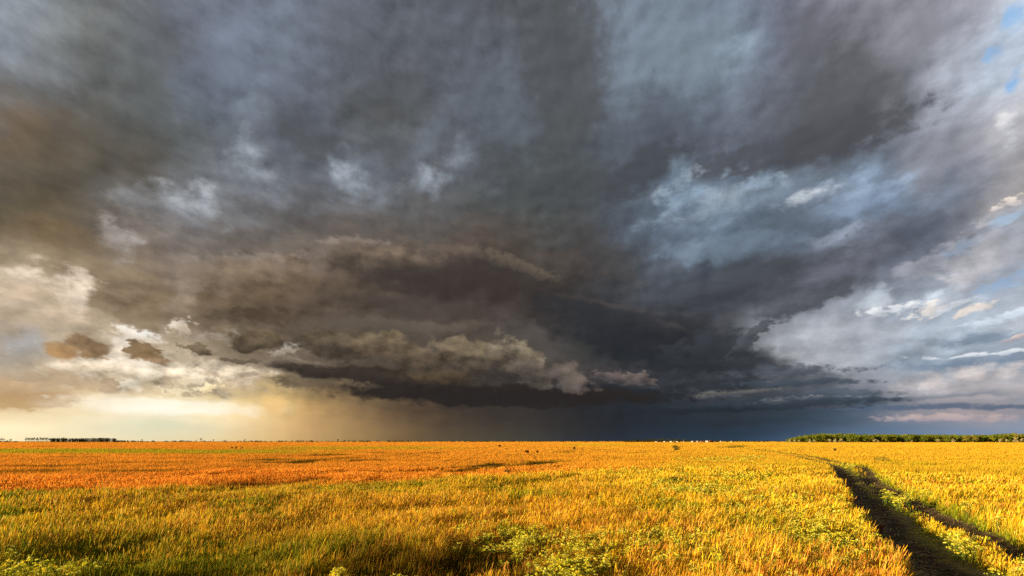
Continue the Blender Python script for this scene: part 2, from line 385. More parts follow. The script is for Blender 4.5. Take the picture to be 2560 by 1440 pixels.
 (235, 880, 40, 22, 0, 0.55, 1.35, '8d7356', 'a07f5a', .9, 1.7),
 (356, 878, 38, 22, 0, 0.55, 1.35, '7a6449', '80684a', .97, 1.7),
 (375, 894, 44, 14, 0, 0.6, 1.4, '806848', '97785a', .9, 1.3),
 (484, 868, 44, 16, 0, 0.55, 1.35, '73644f', '665745', .95, 1.7),
 (640, 845, 84, 25, -5, 0.55, 1.35, '6e5f4b', '4a4034', .97, 1.7),
 (735, 906, 78, 17, 0, .5, 1.3, '7c6e5f', '584d43', .9, 1.2),
 (733, 962, 40, 8, 0, .6, 1.4, '807260', '776856', .7, .8),
 (265, 965, 28, 18, 10, .5, 1.8, 'a89278', 'b39c80', .85, 1.2),
 (415, 958, 20, 20, 0, .6, 2.0, 'b7a387', 'b09a80', .7, 1.0),
 (468, 985, 18, 7, 0, .6, 1.6, 'a8957c', 'a8957c', .8, 1.0),
 (70, 960, 40, 7, -3, .5, 1.8, 'ccb294', 'c0a37e', .7, .8),
 (80, 1000, 140, 24, -4, .5, .8, 'b8966c', 'bc9a6a', .75, .5),
 (430, 1014, 290, 27, 0, 1.5, 0.7, 'fff2d4', 'fffaf0', .95, .15),
 (400, 1004, 220, 10, 0, 1.4, 1.8, 'fffaf0', 'fff6e0', 0.4, .2),
 (520, 965, 30, 12, -20, .6, 2.4, 'ffedc0', 'f0d6a8', .9, .9),
 (680, 1012, 34, 28, 10, .9, 1.0, 'f4ca86', 'e8bc7c', .7, .2),
 (1230, 990, 400, 28, 1, 0.45, .7, '2b2624', '292524', 0.95, .6),
 (960, 945, 240, 26, 4, 0.5, .9, '3c332d', '2e2825', 0.95, .8),
 (800, 960, 120, 18, 0, .8, 1.4, '6a5b48', '5e503f', .7, 1.2),
 (850, 862, 100, 34, 4, 0.5, 1.3, '645847', '443b32', .95, 1.7),
 (960, 862, 80, 34, 0, 0.5, 1.3, '736550', '574a3c', .9, 1.9),
 (1060, 890, 110, 34, 6, 0.5, 1.3, '685a49', '50463a', .9, 1.9),
 (1130, 868, 56, 26, 0, 0.55, 1.3, '7c6e5a', '64574a', .9, 1.9),
 (1190, 895, 90, 34, 8, 0.55, 1.3, '766954', '544a3f', .9, 1.9),
 (1290, 893, 70, 40, 20, 0.6, 1.3, '827663', '5c5348', .95, 1.9),
 (1100, 938, 90, 20, 0, 1.0, 1.4, '5c4f3e', '52442f', 0.6, 1.6),
 (1330, 930, 60, 32, 24, .5, 1.3, '5e554c', '4a433e', .9, 1.6),
 (1420, 945, 70, 32, 26, 0.6, 1.3, '6a5f58', '564e4a', .95, 1.7),
 (1540, 943, 70, 15, 10, .5, 1.5, '6e625e', '4c4748', .9, 1.6),
 (1600, 945, 40, 15, 14, .5, 1.5, '6c605c', '504a4b', .8, 1.6),
]
LG = bpy.data.node_groups.new("cloud layer", 'ShaderNodeTree')
LIN = [('Col', 'Color'), ('Pos', 'Vector'), ('Ragged', 'Float'), ('Turn', 'Float'), ('Relief', 'Float'), ('Loc', 'Vector'),
       ('Rot', 'Vector'), ('Size', 'Vector'), ('Rag', 'Float'), ('Soft', 'Float'), ('Op', 'Float'), ('Rel', 'Float'),
       ('Top', 'Color'), ('Under', 'Color')]
for nm, ty in LIN: LG.interface.new_socket(nm, in_out='INPUT', socket_type='NodeSocket' + ty)
LG.interface.new_socket('Out', in_out='OUTPUT', socket_type='NodeSocketColor')
h = G(LG)
gi = h.n('NodeGroupInput').outputs
I = {nm: gi[k] for k, (nm, _) in enumerate(LIN)}
z = h.vm('DOT_PRODUCT', I['Col'], (1e-6, 1e-6, 1e-6), out=1)      # keeps the layers in order
mp = h.n('ShaderNodeMapping', vector_type='TEXTURE')
h.put(mp.inputs[0], h.vm('ADD', I['Pos'], h.xyz(0.0, 0.0, z)))
h.put(mp.inputs['Location'], I['Loc']); h.put(mp.inputs['Rotation'], I['Rot']); h.put(mp.inputs['Scale'], I['Size'])
d = h.vm('LENGTH', mp.outputs[0], out=1)
fld = h.m('MULTIPLY_ADD', I['Ragged'], I['Rag'], h.m('SUBTRACT', 1.0, d))
mask = h.m('MULTIPLY', h.rng(fld, 0.0, I['Soft'], smooth=True), I['Op'])
qy = h.vm('DOT_PRODUCT', mp.outputs[0], (0.0, 1.0, 0.0), out=1)
t = h.rng(h.m('ADD', qy, I['Turn']), -0.6, 0.6, smooth=True)
k = h.m('MULTIPLY_ADD', I['Relief'], h.m('ADD', z, I['Rel']), 1.0)
c = h.vm('SCALE', h.mix(t, I['Under'], I['Top']), k)
LG.links.new(h.mix(mask, I['Col'], c), h.n('NodeGroupOutput').inputs[0])
posf = g.xyz(AZf, ELf, 0.0)
turn = g.m('MULTIPLY', edge_n, 2.0)
base_col = col


TIN = [('Col', 'Color'), ('Pos', 'Vector'), ('Edge', 'Float'), ('Fine', 'Float'), ('Turn', 'Float'), ('Relief', 'Float')]
def layers(col, a_lo, a_hi, e_lo, e_hi):
    """the clouds that reach into one window of the sky, one over the other"""
    nt = bpy.data.node_groups.new("sky window", 'ShaderNodeTree')
    for nm, ty in TIN: nt.interface.new_socket(nm, in_out='INPUT', socket_type='NodeSocket' + ty)
    nt.interface.new_socket('Out', in_out='OUTPUT', socket_type='NodeSocketColor')
    q = G(nt)
    icol, ipos, iedge, ifine, iturn, irel = q.n('NodeGroupInput').outputs[:6]
    ipos = q.vm('ADD', ipos, (0.0, 0.0, 1e-5 * (1 + len(bpy.data.node_groups))))   # a chain of its own per window
    start = col
    col = icol
    for (px, py, rx, ry, tilt, soft, rag, ctop, cbot, op, rel) in CLOUDS:
        a0, e0 = azel(px, py)
        a1, _ = azel(px + rx, py); _, e1 = azel(px, py - ry)
        sa, se = float(abs(a1 - a0)) * 1.15, float(abs(e1 - e0)) * 1.2
        reach = 1.0 + 0.30 * rag * 1.5
        ct, sn = abs(math.cos(R(tilt))), abs(math.sin(R(tilt)))
        ea = reach * math.hypot(sa * ct, se * sn) + 1.0; ee = reach * math.hypot(sa * sn, se * ct) + 0.8
        if a0 + ea < a_lo or a0 - ea > a_hi or e0 + ee < e_lo or e0 - ee > e_hi: continue
        o = q.n('ShaderNodeGroup', node_tree=LG)
        vals = (col, ipos, iedge if min(rx, ry) > 24 else ifine, iturn, irel, (float(a0), float(e0), 0.0),
                (0.0, 0.0, R(-tilt)), (sa, se, 1.0), rag * 1.5, soft * 0.7, op, rel * (1.4 if rel >= 0.8 else 0.6), lin(hx(ctop)), lin(hx(cbot)))
        for i, v in enumerate(vals): q.put(o.inputs[i], v)
        col = o.outputs[0]
    nt.links.new(col, q.n('NodeGroupOutput').inputs[0])
    o = g.n('ShaderNodeGroup', node_tree=nt)
    for i, v in enumerate((start, posf, edge_n, fine_n, turn, relief)): g.put(o.inputs[i], v)
    return o.outputs[0]

# rain under the storm: faint slanting curtains
rain = g.noise(g.xyz(g.m('ADD', AZ, g.m('MULTIPLY', EL, 0.12)), g.m('MULTIPLY', EL, 0.10), 1.0), 0.55, 5, 0.6)
rm = g.m('MULTIPLY', g.rng(EL, 3.6, 5.4, 1.0, 0.0, smooth=True), g.rng(AZ, -34, -22, 0.0, 1.0, smooth=True))
rm = g.m('MULTIPLY', rm, g.rng(AZ, 12, 30, 1.0, 0.0, smooth=True))
rk = g.m('ADD', 1.0, g.m('MULTIPLY', g.m('MULTIPLY', g.m('SUBTRACT', rain, 0.5), 0.20), rm))
# clear evening sky behind the viewer, seen through breaks
nish = g.n('ShaderNodeTexSky', sky_type='NISHITA')
nish.sun_disc = False
nish.sun_elevation = SUN_EL
nish.sun_rotation = SUN_AZ
nish.air_density = 1.2; nish.dust_density = 1.5
clear = g.vm('SCALE', nish.outputs[0], 0.05)
clear = g.mix(g.rng(g.noise(P, 0.05, 4, 0.6), 0.42, 0.58, 0.2, 0.85), clear, lin(hx('8f939c')))
around = g.rng(g.m('ABSOLUTE', AZ), 52.0, 75.0, 0.0, 1.0, smooth=True)

def background(c):
    o = g.n('ShaderNodeBackground'); g.put(o.inputs[0], c); o.inputs[1].default_value = 1.07 * 2 ** -EXPO; return o.outputs[0]

def split(f, a, b):
    o = g.n('ShaderNodeMixShader')
    g.put(o.inputs[0], f); NT.links.new(a, o.inputs[1]); NT.links.new(b, o.inputs[2])
    return o.outputs[0]

def tile(a_lo, a_hi, e_lo, e_hi):
    c = layers(base_col, a_lo, a_hi, e_lo, e_hi)
    if e_hi > 5: c = g.vm('SCALE', c, deck)
    if e_lo < 5: c = g.vm('SCALE', c, rk)
    return background(g.mix(around, c, clear) if a_lo < -60 or a_hi > 60 else c)

def column(a_lo, a_hi):
    cuts = [0, 4, 8, 13, 19, 28, 90]
    out = tile(a_lo, a_hi, cuts[-2], cuts[-1])
    for i in range(len(cuts) - 3, -1, -1):
        out = split(g.m('GREATER_THAN', EL, float(cuts[i + 1])), tile(a_lo, a_hi, cuts[i], cuts[i + 1]), out)
    return out

AC = [-76, -38, -27, -17, -8, 1, 10, 19, 29, 39, 76]
cols_ = [column(AC[i], AC[i + 1]) for i in range(len(AC) - 1)]
def tree(lo, hi):
    if hi - lo == 1: return cols_[lo]
    mid = (lo + hi) // 2
    return split(g.m('GREATER_THAN', AZ, float(AC[mid])), tree(lo, mid), tree(mid, hi))
surf = split(g.m('GREATER_THAN', g.m('ABSOLUTE', AZ), 75.5), tree(0, len(cols_)), background(clear))
wo = g.n('ShaderNodeOutputWorld')
NT.links.new(surf, wo.inputs[0])
world.cycles.sampling_method = 'MANUAL'
world.cycles.sample_map_resolution = 512
print('layers', len(NT.nodes))

# =========================================================== tools
rng = np.random.default_rng(11)

def lat(ix, iy, seed):
    h = (ix.astype(np.int64) * 374761393 + iy.astype(np.int64) * 668265263 + seed * 2147483647) & 0xffffffff
    h = ((h ^ (h >> 13)) * 1274126177) & 0xffffffff
    h = h ^ (h >> 16)
    return (h & 0xffff) / 65535.0

def vnoise(x, y, seed=0):
    x = np.asarray(x, float); y = np.asarray(y, float)
    ix = np.floor(x); iy = np.floor(y)
    fx = x - ix; fy = y - iy
    fx = fx * fx * (3 - 2 * fx); fy = fy * fy * (3 - 2 * fy)
    a = lat(ix, iy, seed); b = lat(ix + 1, iy, seed); c = lat(ix, iy + 1, seed); d_ = lat(ix + 1, iy + 1, seed)
    return (a * (1 - fx) + b * fx) * (1 - fy) + (c * (1 - fx) + d_ * fx) * fy

def fbm(x, y, seed=0, n=4, g_=0.5):
    s_ = 0; a = 1; t_ = 0
    for i in range(n):
        s_ = s_ + a * vnoise(x, y, seed + i * 17); t_ += a
        x = x * 2.03 + 5.1; y = y * 2.03 + 1.7; a *= g_
    return s_ / t_

def sst(x, a, b):
    t_ = np.clip((x - a) / (b - a), 0, 1)
    return t_ * t_ * (3 - 2 * t_)

def spot(px, py, h=0.0):
    """ground point (x, y) seen at a point of the photograph, h metres above the ground"""
    Y = (CAM_H - h) * F / (py - HZ)
    return (px - 1280) / F * Y, Y

def mesh_obj(name, verts, quads=None, tris=None, mat=None, col=None, parent=None, smooth=False):
    me = bpy.data.meshes.new(name)
    nq = 0 if quads is None else len(quads); nt = 0 if tris is None else len(tris)
    me.vertices.add(len(verts)); me.vertices.foreach_set('co', np.asarray(verts, np.float32).ravel())
    idx = []; 
    if nq: idx.append(np.asarray(quads, np.int32).ravel())
    if nt: idx.append(np.asarray(tris, np.int32).ravel())
    idx = np.concatenate(idx)
    me.loops.add(len(idx)); me.loops.foreach_set('vertex_index', idx)
    tot = np.concatenate([np.full(nq, 4, np.int32), np.full(nt, 3, np.int32)])
    st = np.concatenate([[0], np.cumsum(tot)[:-1]]).astype(np.int32)
    me.polygons.add(nq + nt); me.polygons.foreach_set('loop_start', st); me.polygons.foreach_set('loop_total', tot)
    if smooth: me.polygons.foreach_set('use_smooth', np.ones(nq + nt, bool))
    me.update(calc_edges=True)
    if col is not None:
        at_ = me.attributes.new('Col', 'FLOAT_COLOR', 'POINT')
        c4 = np.ones((len(verts), 4), np.float32); c4[:, :3] = col
        at_.data.foreach_set('color', c4.ravel())
    if mat: me.materials.append(mat)
    o = bpy.data.objects.new(name, me)
    COL.objects.link(o)
    if parent: o.parent = parent
    return o

def tag(o, label=None, cat=None, group=None, kind=None):
    if label: o['label'] = label
    if cat: o['category'] = cat
    if group: o['group'] = group
    if kind: o['kind'] = kind
    return o

def empty(name, x, y, z=0.0, rz=0.0):
    o = bpy.data.objects.new(name, None)
    o.empty_display_size = 0.3
    o.location = (x, y, z); o.rotation_euler = (0, 0, rz)
    COL.objects.link(o)
    return o

def copy_thing(o, loc, rz=0.0, s=1.0):
    c_ = o.copy(); COL.objects.link(c_)
    c_.location = loc; c_.rotation_euler = (0, 0, rz); c_.scale = (s, s, s)
    for ch in list(o.children):
        d_ = ch.copy(); COL.objects.link(d_); d_.parent = c_
        for g2 in list(ch.children):
            e_ = g2.copy(); COL.objects.link(e_); e_.parent = d_
    return c_

# =========================================================== materials
def plant_mat(name, base=None, trans=0.35, var=0.25, scale=3.0, rough=0.55):
    m = bpy.data.materials.new(name); m.use_nodes = True
    nt = m.node_tree; nt.nodes.clear(); q = G(nt)
    if base is None:
        a = q.n('ShaderNodeAttribute', attribute_name='Col'); c_ = a.outputs['Color']
    else:
        rgbn = q.n('ShaderNodeRGB'); rgbn.outputs[0].default_value = (*base, 1); c_ = rgbn.outputs[0]
    gp = q.n('ShaderNodeNewGeometry').outputs['Position']
    nz = q.noise(gp, scale, 2, 0.6)
    c_ = q.vm('SCALE', c_, q.m('MULTIPLY_ADD', nz, var * 2, 1 - var))
    di = q.n('ShaderNodeBsdfDiffuse'); q.put(di.inputs[0], c_)
    tr = q.n('ShaderNodeBsdfTranslucent'); q.put(tr.inputs[0], c_)
    mx = q.n('ShaderNodeMixShader'); mx.inputs[0].default_value = trans
    nt.links.new(di.outputs[0], mx.inputs[1]); nt.links.new(tr.outputs[0], mx.inputs[2])
    out = q.n('ShaderNodeOutputMaterial'); nt.links.new(mx.outputs[0], out.inputs[0])
    return m

def solid_mat(name, base, rough=0.8, var=0.3, scale=5.0, bump=0.0, second=None):
    m = bpy.data.materials.new(name); m.use_nodes = True
    nt = m.node_tree; nt.nodes.clear(); q = G(nt)
    tc_ = q.n('ShaderNodeTexCoord').outputs['Object']
    nz = q.noise(tc_, scale, 6, 0.65)
    b2 = second if second is not None else tuple(v * (1 - var) for v in base)
    c_ = q.mix(q.rng(nz, 0.3, 0.7), b2, base)
    p = q.n('ShaderNodeBsdfPrincipled'); q.put(p.inputs['Base Color'], c_)
    p.inputs['Roughness'].default_value = rough
    p.inputs['Specular IOR Level'].default_value = 0.2
    if bump:
        bn = q.n('ShaderNodeBump'); bn.inputs['Strength'].default_value = bump; bn.inputs['Distance'].default_value = 0.05
        q.put(bn.inputs['Height'], nz); nt.links.new(bn.outputs[0], p.inputs['Normal'])
    out = q.n('ShaderNodeOutputMaterial'); nt.links.new(p.outputs[0], out.inputs[0])
    return m

# =========================================================== the lie of the land
L_RUT = np.array([(5.6, 5.2), (7.7, 8.25), (8.35, 9.36), (10.1, 12.2), (13.5, 17.3), (18.6, 25.0), (30.3, 42.5),
                  (34, 50), (38, 58), (45, 73), (56, 98), (66, 124), (80, 170)])
R_RUT = np.array([(8.9, 6.2), (10.9, 9.7), (12.5, 12.7), (13.9, 15.05), (17.3, 20.5), (21.7, 27.4), (32.3, 42.0),
                  (36, 49.3), (40, 57.3), (47, 72), (58, 97), (68, 123), (82, 169)])

def poly_dist(x, y, P_, reach=None):
    """distance to a line and the side of it (positive: to its right)"""
    best = np.full(x.shape, 1e9); side = np.zeros(x.shape)
    for (x0, y0), (x1, y1) in zip(P_[:-1], P_[1:]):
        vx, vy = x1 - x0, y1 - y0
        t_ = np.clip(((x - x0) * vx + (y - y0) * vy) / (vx * vx + vy * vy), 0, 1)
        ex, ey = x - (x0 + t_ * vx), y - (y0 + t_ * vy)
        d_ = np.hypot(ex, ey); sd = np.where(ex * vy - ey * vx > 0, 1.0, -1.0)
        b_ = d_ < best
        best = np.where(b_, d_, best); side = np.where(b_, sd, side)
    return best, side

def track(x, y):
    """signed distances to both ruts and how open the track is here"""
    dl = np.full(x.shape, 99.0); sl_ = np.ones(x.shape); dr = np.full(x.shape, 99.0); sr = np.ones(x.shape)
    m_ = (x > 0) & (y < 185) & (x < 95)
    if m_.any():
        wob = (fbm(x[m_] * 1.3, y[m_] * 1.3, 31, 4, 0.6) - 0.5) * 0.7
        a, b_ = poly_dist(x[m_], y[m_], L_RUT); c_, d_ = poly_dist(x[m_], y[m_], R_RUT)
        dl[m_] = np.maximum(a + wob, 0); sl_[m_] = b_; dr[m_] = np.maximum(c_ - wob, 0); sr[m_] = d_
    return dl * sl_, dr * sr

def land(x, y):
    z = (fbm(x / 9.0, y / 9.0, 3, 3) - 0.5) * 0.16 + (fbm(x / 60.0, y / 60.0, 4, 2) - 0.5) * 0.35
    z = z * sst(np.hypot(x, y), 2, 12) * (1 - sst(np.hypot(x, y), 300, 700))
    a, b_ = track(x, y)
    z = z - 0.17 * np.exp(-(np.abs(a) / 0.42) ** 2) - 0.14 * np.exp(-(np.abs(b_) / 0.36) ** 2)
    return z

ground_mat = bpy.data.materials.new('soil and litter'); ground_mat.use_nodes = True
nt = ground_mat.node_tree; nt.nodes.clear(); q = G(nt)
ca = q.n('ShaderNodeAttribute', attribute_name='Col').outputs['Color']
gp = q.n('ShaderNodeNewGeometry').outputs['Position']
n1 = q.noise(gp, 1.7, 6, 0.7); n2 = q.noise(gp, 22.0, 4, 0.7)
st_ = q.noise(q.vm('MULTIPLY', gp, (14.0, 60.0, 14.0)), 1.0, 3, 0.6)         # bits of straw
c_ = q.vm('SCALE', ca, q.m('MULTIPLY_ADD', n1, 1.2, 0.4))
c_ = q.vm('SCALE', c_, q.m('MULTIPLY_ADD', n2, 1.0, 0.5))
c_ = q.mix(q.m('MULTIPLY', q.rng(st_, 0.63, 0.72), 0.55), c_, (0.30, 0.22, 0.10))
pb = q.n('ShaderNodeBsdfPrincipled'); q.put(pb.inputs['Base Color'], c_)
pb.inputs['Roughness'].default_value = 0.95; pb.inputs['Specular IOR Level'].default_value = 0.1
bn = q.n('ShaderNodeBump'); bn.inputs['Strength'].default_value = 0.9; bn.inputs['Distance'].default_value = 0.04
q.put(bn.inputs['Height'], q.m('ADD', n2, n1)); nt.links.new(bn.outputs[0], pb.inputs['Normal'])
nt.links.new(pb.outputs[0], q.n('ShaderNodeOutputMaterial').inputs[0])

# one sheet to the horizon, fine near the viewer
rad = np.concatenate([np.linspace(0.8, 4, 8), np.geomspace(4.3, 60, 330), np.geomspace(62, 20000, 110)])
ang = np.concatenate([np.linspace(-66, 10, 170), np.linspace(10.2, 58, 330), np.linspace(59, 293, 90)])
ang = np.radians(ang)
RR, AA = np.meshgrid(rad, ang, indexing='ij')
gx, gy = RR * np.sin(AA), RR * np.cos(AA)
gz = land(gx.ravel(), gy.ravel()).reshape(gx.shape)
nr, na = gx.shape
V = np.stack([gx, gy, gz], -1).reshape(-1, 3)
V = np.vstack([V, [[0, 0, 0]]])
I_ = np.arange(nr * na).reshape(nr, na)
Ij = np.roll(I_, -1, axis=1)
Q = np.stack([I_[:-1], Ij[:-1], Ij[1:], I_[1:]], -1).reshape(-1, 4)[:, ::-1]
T = np.stack([np.full(na, nr * na), Ij[0], I_[0]], -1)
a_, b_ = track(V[:, 0], V[:, 1])
soil = np.array([0.075, 0.045, 0.022]); litter = np.array([0.20, 0.145, 0.05])
mS = np.clip(np.maximum(1 - sst(np.abs(a_), 0.40, 0.75), 1 - sst(np.abs(b_), 0.34, 0.65)), 0, 1)[:, None]
far = sst(np.hypot(V[:, 0], V[:, 1]), 60, 400)[:, None]
gcol = litter * (1 - far) + np.array([0.5, 0.30, 0.06]) * far
gcol = gcol * (1 - mS) + soil * mS
qa = (np.abs(a_) < 0.5) | (np.abs(b_) < 0.42)
inrut = qa[Q].all(axis=1)
og = mesh_obj('ground', V, Q[~inrut], T, ground_mat, gcol, smooth=True)
tag(og, 'flat field soil under the grass reaching to the horizon', 'ground', kind='structure')
used, inv = np.unique(Q[inrut], return_inverse=True)
op_ = mesh_obj('path', V[used], inv.reshape(-1, 4), None, ground_mat, gcol[used], smooth=True)
tag(op_, 'two dark earthen wheel ruts curving away through the grass at right', 'path', kind='structure')

# =========================================================== grass
# what grows where, from bearing (as the photograph's column) and distance
def cover(x, y):
    pxx = 1280 + F * x / np.maximum(y, 0.5)
    pyy = HZ + F * 2.0 / np.maximum(y, 0.5)
    n_a = fbm(x / 6.0, y / 6.0, 51, 4); n_b = fbm(x / 1.6, y / 2.6, 61, 3); n_c = fbm(x / 30.0, y / 30.0, 71, 3)
    wig = (n_a - 0.5)
    edge = np.interp(pxx, [-400, 0, 320, 640, 960, 1280, 1500, 1750, 2000, 2560, 3200], [1222, 1222, 1219, 1209, 1192, 1176, 1165, 1152, 1146, 1150, 1152])
    d_edge = HZ + (edge - HZ)
    orange = 1 - sst(pyy, d_edge - 9 + wig * 26, d_edge + 9 + wig * 26)
    right = sst(pxx, 1150, 2000)
    orange = orange * (1 - 0.62 * right)
    strip = sst(pyy, 1120 + wig * 3, 1122.5 + wig * 3) * (1 - sst(pyy, 1129 + wig * 5, 1133 + wig * 5)) * (1 - sst(pxx, 560, 950))
    strip2 = sst(pyy, 1114, 1116) * (1 - sst(pyy, 1119, 1122)) * sst(pxx, 500, 800) * (1 - sst(pxx, 1000, 1250))
    strip3 = sst(pyy, 1110, 1111) * (1 - sst(pyy, 1112.5, 1113.6)) * sst(pxx, 1380, 1450) * (1 - sst(pxx, 1540, 1620))
    green = (1 - orange) * (0.58 - 0.32 * sst(pxx, 500, 1500))
    green = green * (0.45 + 1.1 * sst(n_a, 0.32, 0.66)) + 0.55 * sst(n_b, 0.60, 0.78) * (1 - orange)
    green = green + 0.25 * sst(n_c, 0.55, 0.7) * sst(pxx, 1500, 1900) * (1 - sst(pyy, 1160, 1180)) * 0.5
    st = np.clip(strip + 0.7 * strip2 + 0.8 * strip3, 0, 1)
    orange = orange * (1 - st); green = np.clip(green * (1 - st) + st * 0.62 * (0.6 + 0.8 * sst(n_b, 0.3, 0.7)), 0, 1)
    near_or = 0.22 * sst(fbm(x / 4.0, y / 4.0, 19, 3), 0.45, 0.65) * (1 - orange) + 0.40 * sst(pyy, 1300, 1440) * sst(n_b, 0.35, 0.62)          # tawny seed heads close by
    return orange, green, near_or, pxx, pyy

# dips and trodden lines in the orange field: px0, py0, px1, py1, half width in m, depth
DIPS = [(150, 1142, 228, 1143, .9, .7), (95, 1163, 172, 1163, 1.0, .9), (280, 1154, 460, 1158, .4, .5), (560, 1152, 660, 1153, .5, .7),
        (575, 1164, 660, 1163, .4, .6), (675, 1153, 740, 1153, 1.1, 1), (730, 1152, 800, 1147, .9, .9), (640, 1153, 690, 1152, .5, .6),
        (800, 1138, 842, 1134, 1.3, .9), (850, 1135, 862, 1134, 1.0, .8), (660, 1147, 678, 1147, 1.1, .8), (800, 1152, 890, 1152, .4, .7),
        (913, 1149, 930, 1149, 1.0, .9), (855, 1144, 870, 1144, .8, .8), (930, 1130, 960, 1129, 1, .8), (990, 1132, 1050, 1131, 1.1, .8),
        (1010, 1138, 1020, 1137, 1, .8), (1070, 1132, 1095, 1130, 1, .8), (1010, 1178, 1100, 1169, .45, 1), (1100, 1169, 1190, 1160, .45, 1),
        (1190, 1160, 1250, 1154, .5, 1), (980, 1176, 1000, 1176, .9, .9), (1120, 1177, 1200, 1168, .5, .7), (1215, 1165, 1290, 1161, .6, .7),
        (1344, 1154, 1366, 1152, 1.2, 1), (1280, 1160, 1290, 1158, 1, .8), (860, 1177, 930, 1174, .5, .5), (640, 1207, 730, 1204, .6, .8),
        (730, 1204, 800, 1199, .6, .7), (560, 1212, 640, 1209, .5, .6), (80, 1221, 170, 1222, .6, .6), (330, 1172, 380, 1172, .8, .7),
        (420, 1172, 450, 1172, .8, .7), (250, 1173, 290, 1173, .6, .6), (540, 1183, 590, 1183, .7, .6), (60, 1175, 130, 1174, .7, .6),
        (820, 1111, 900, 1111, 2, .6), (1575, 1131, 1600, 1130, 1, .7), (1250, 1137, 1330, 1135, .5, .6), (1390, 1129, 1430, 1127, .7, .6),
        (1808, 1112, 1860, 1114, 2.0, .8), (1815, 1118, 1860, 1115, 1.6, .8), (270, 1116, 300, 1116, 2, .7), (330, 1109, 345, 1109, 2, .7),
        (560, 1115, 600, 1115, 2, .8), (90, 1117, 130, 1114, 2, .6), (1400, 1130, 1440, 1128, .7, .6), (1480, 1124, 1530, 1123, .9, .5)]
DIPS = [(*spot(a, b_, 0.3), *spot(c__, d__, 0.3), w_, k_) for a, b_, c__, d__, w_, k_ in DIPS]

def height(x, y, orange):
    n_ = fbm(x / 2.6, y / 3.0, 81, 4, 0.6); m_ = fbm(x / 8.0, y / 3.2, 91, 3)
    h_ = (0.62 - 0.14 * orange) * (0.55 + 0.72 * n_ + 0.62 * (m_ - 0.5))
    # lodged, flattened streaks
    ln = fbm(x / 7.0 + 0.15 * y / 7.0, y / 1.1, 101, 3)
    h_ = h_ * (1 - 0.45 * sst(ln, 0.66, 0.76) * orange)
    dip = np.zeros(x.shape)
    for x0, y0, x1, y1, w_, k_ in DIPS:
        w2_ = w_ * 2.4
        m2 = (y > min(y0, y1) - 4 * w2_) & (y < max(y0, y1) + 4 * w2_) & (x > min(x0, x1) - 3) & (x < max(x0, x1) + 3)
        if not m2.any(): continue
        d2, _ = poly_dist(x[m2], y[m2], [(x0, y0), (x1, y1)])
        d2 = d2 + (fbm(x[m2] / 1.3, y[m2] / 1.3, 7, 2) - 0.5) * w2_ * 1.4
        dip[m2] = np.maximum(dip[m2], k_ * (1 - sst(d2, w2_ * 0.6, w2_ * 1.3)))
    a, b2 = track(x, y)
    tuft = 0.35 * sst(fbm(x * 2.2, y * 2.2, 37, 3), 0.60, 0.72)
    keep = tuft + (1 - tuft) * sst(np.abs(a), 0.36, 0.64) * sst(np.abs(b2), 0.42, 0.66)
    # between the ruts: low turf beside the left one, a tall ridge beside the right one
    mid = (a > 0) & (b2 < 0)
    low = mid * (1 - sst(a, 0.85, 1.2)) + (~mid) * (1 - sst(np.minimum(np.abs(a), np.abs(b2)), 0.42, 0.72))
    h_ = h_ * (1 - 0.86 * low) * np.where(mid, 0.58, 1.0)
    return h_ * (1 - 0.50 * dip), keep, dip, low

C_OR = np.array([[0.76, 0.320, 0.030], [0.72, 0.360, 0.045], [0.66, 0.250, 0.028], [0.76, 0.42, 0.08]])
C_YE = np.array([[0.66, 0.440, 0.022], [0.60, 0.460, 0.030], [0.64, 0.370, 0.026], [0.58, 0.44, 0.09]])
C_GR = np.array([[0.24, 0.290, 0.020], [0.31, 0.330, 0.020], [0.15, 0.220, 0.022], [0.38, 0.36, 0.03]])
C_TW = np.array([[0.52, 0.230, 0.050], [0.46, 0.180, 0.040], [0.58, 0.33, 0.08]])

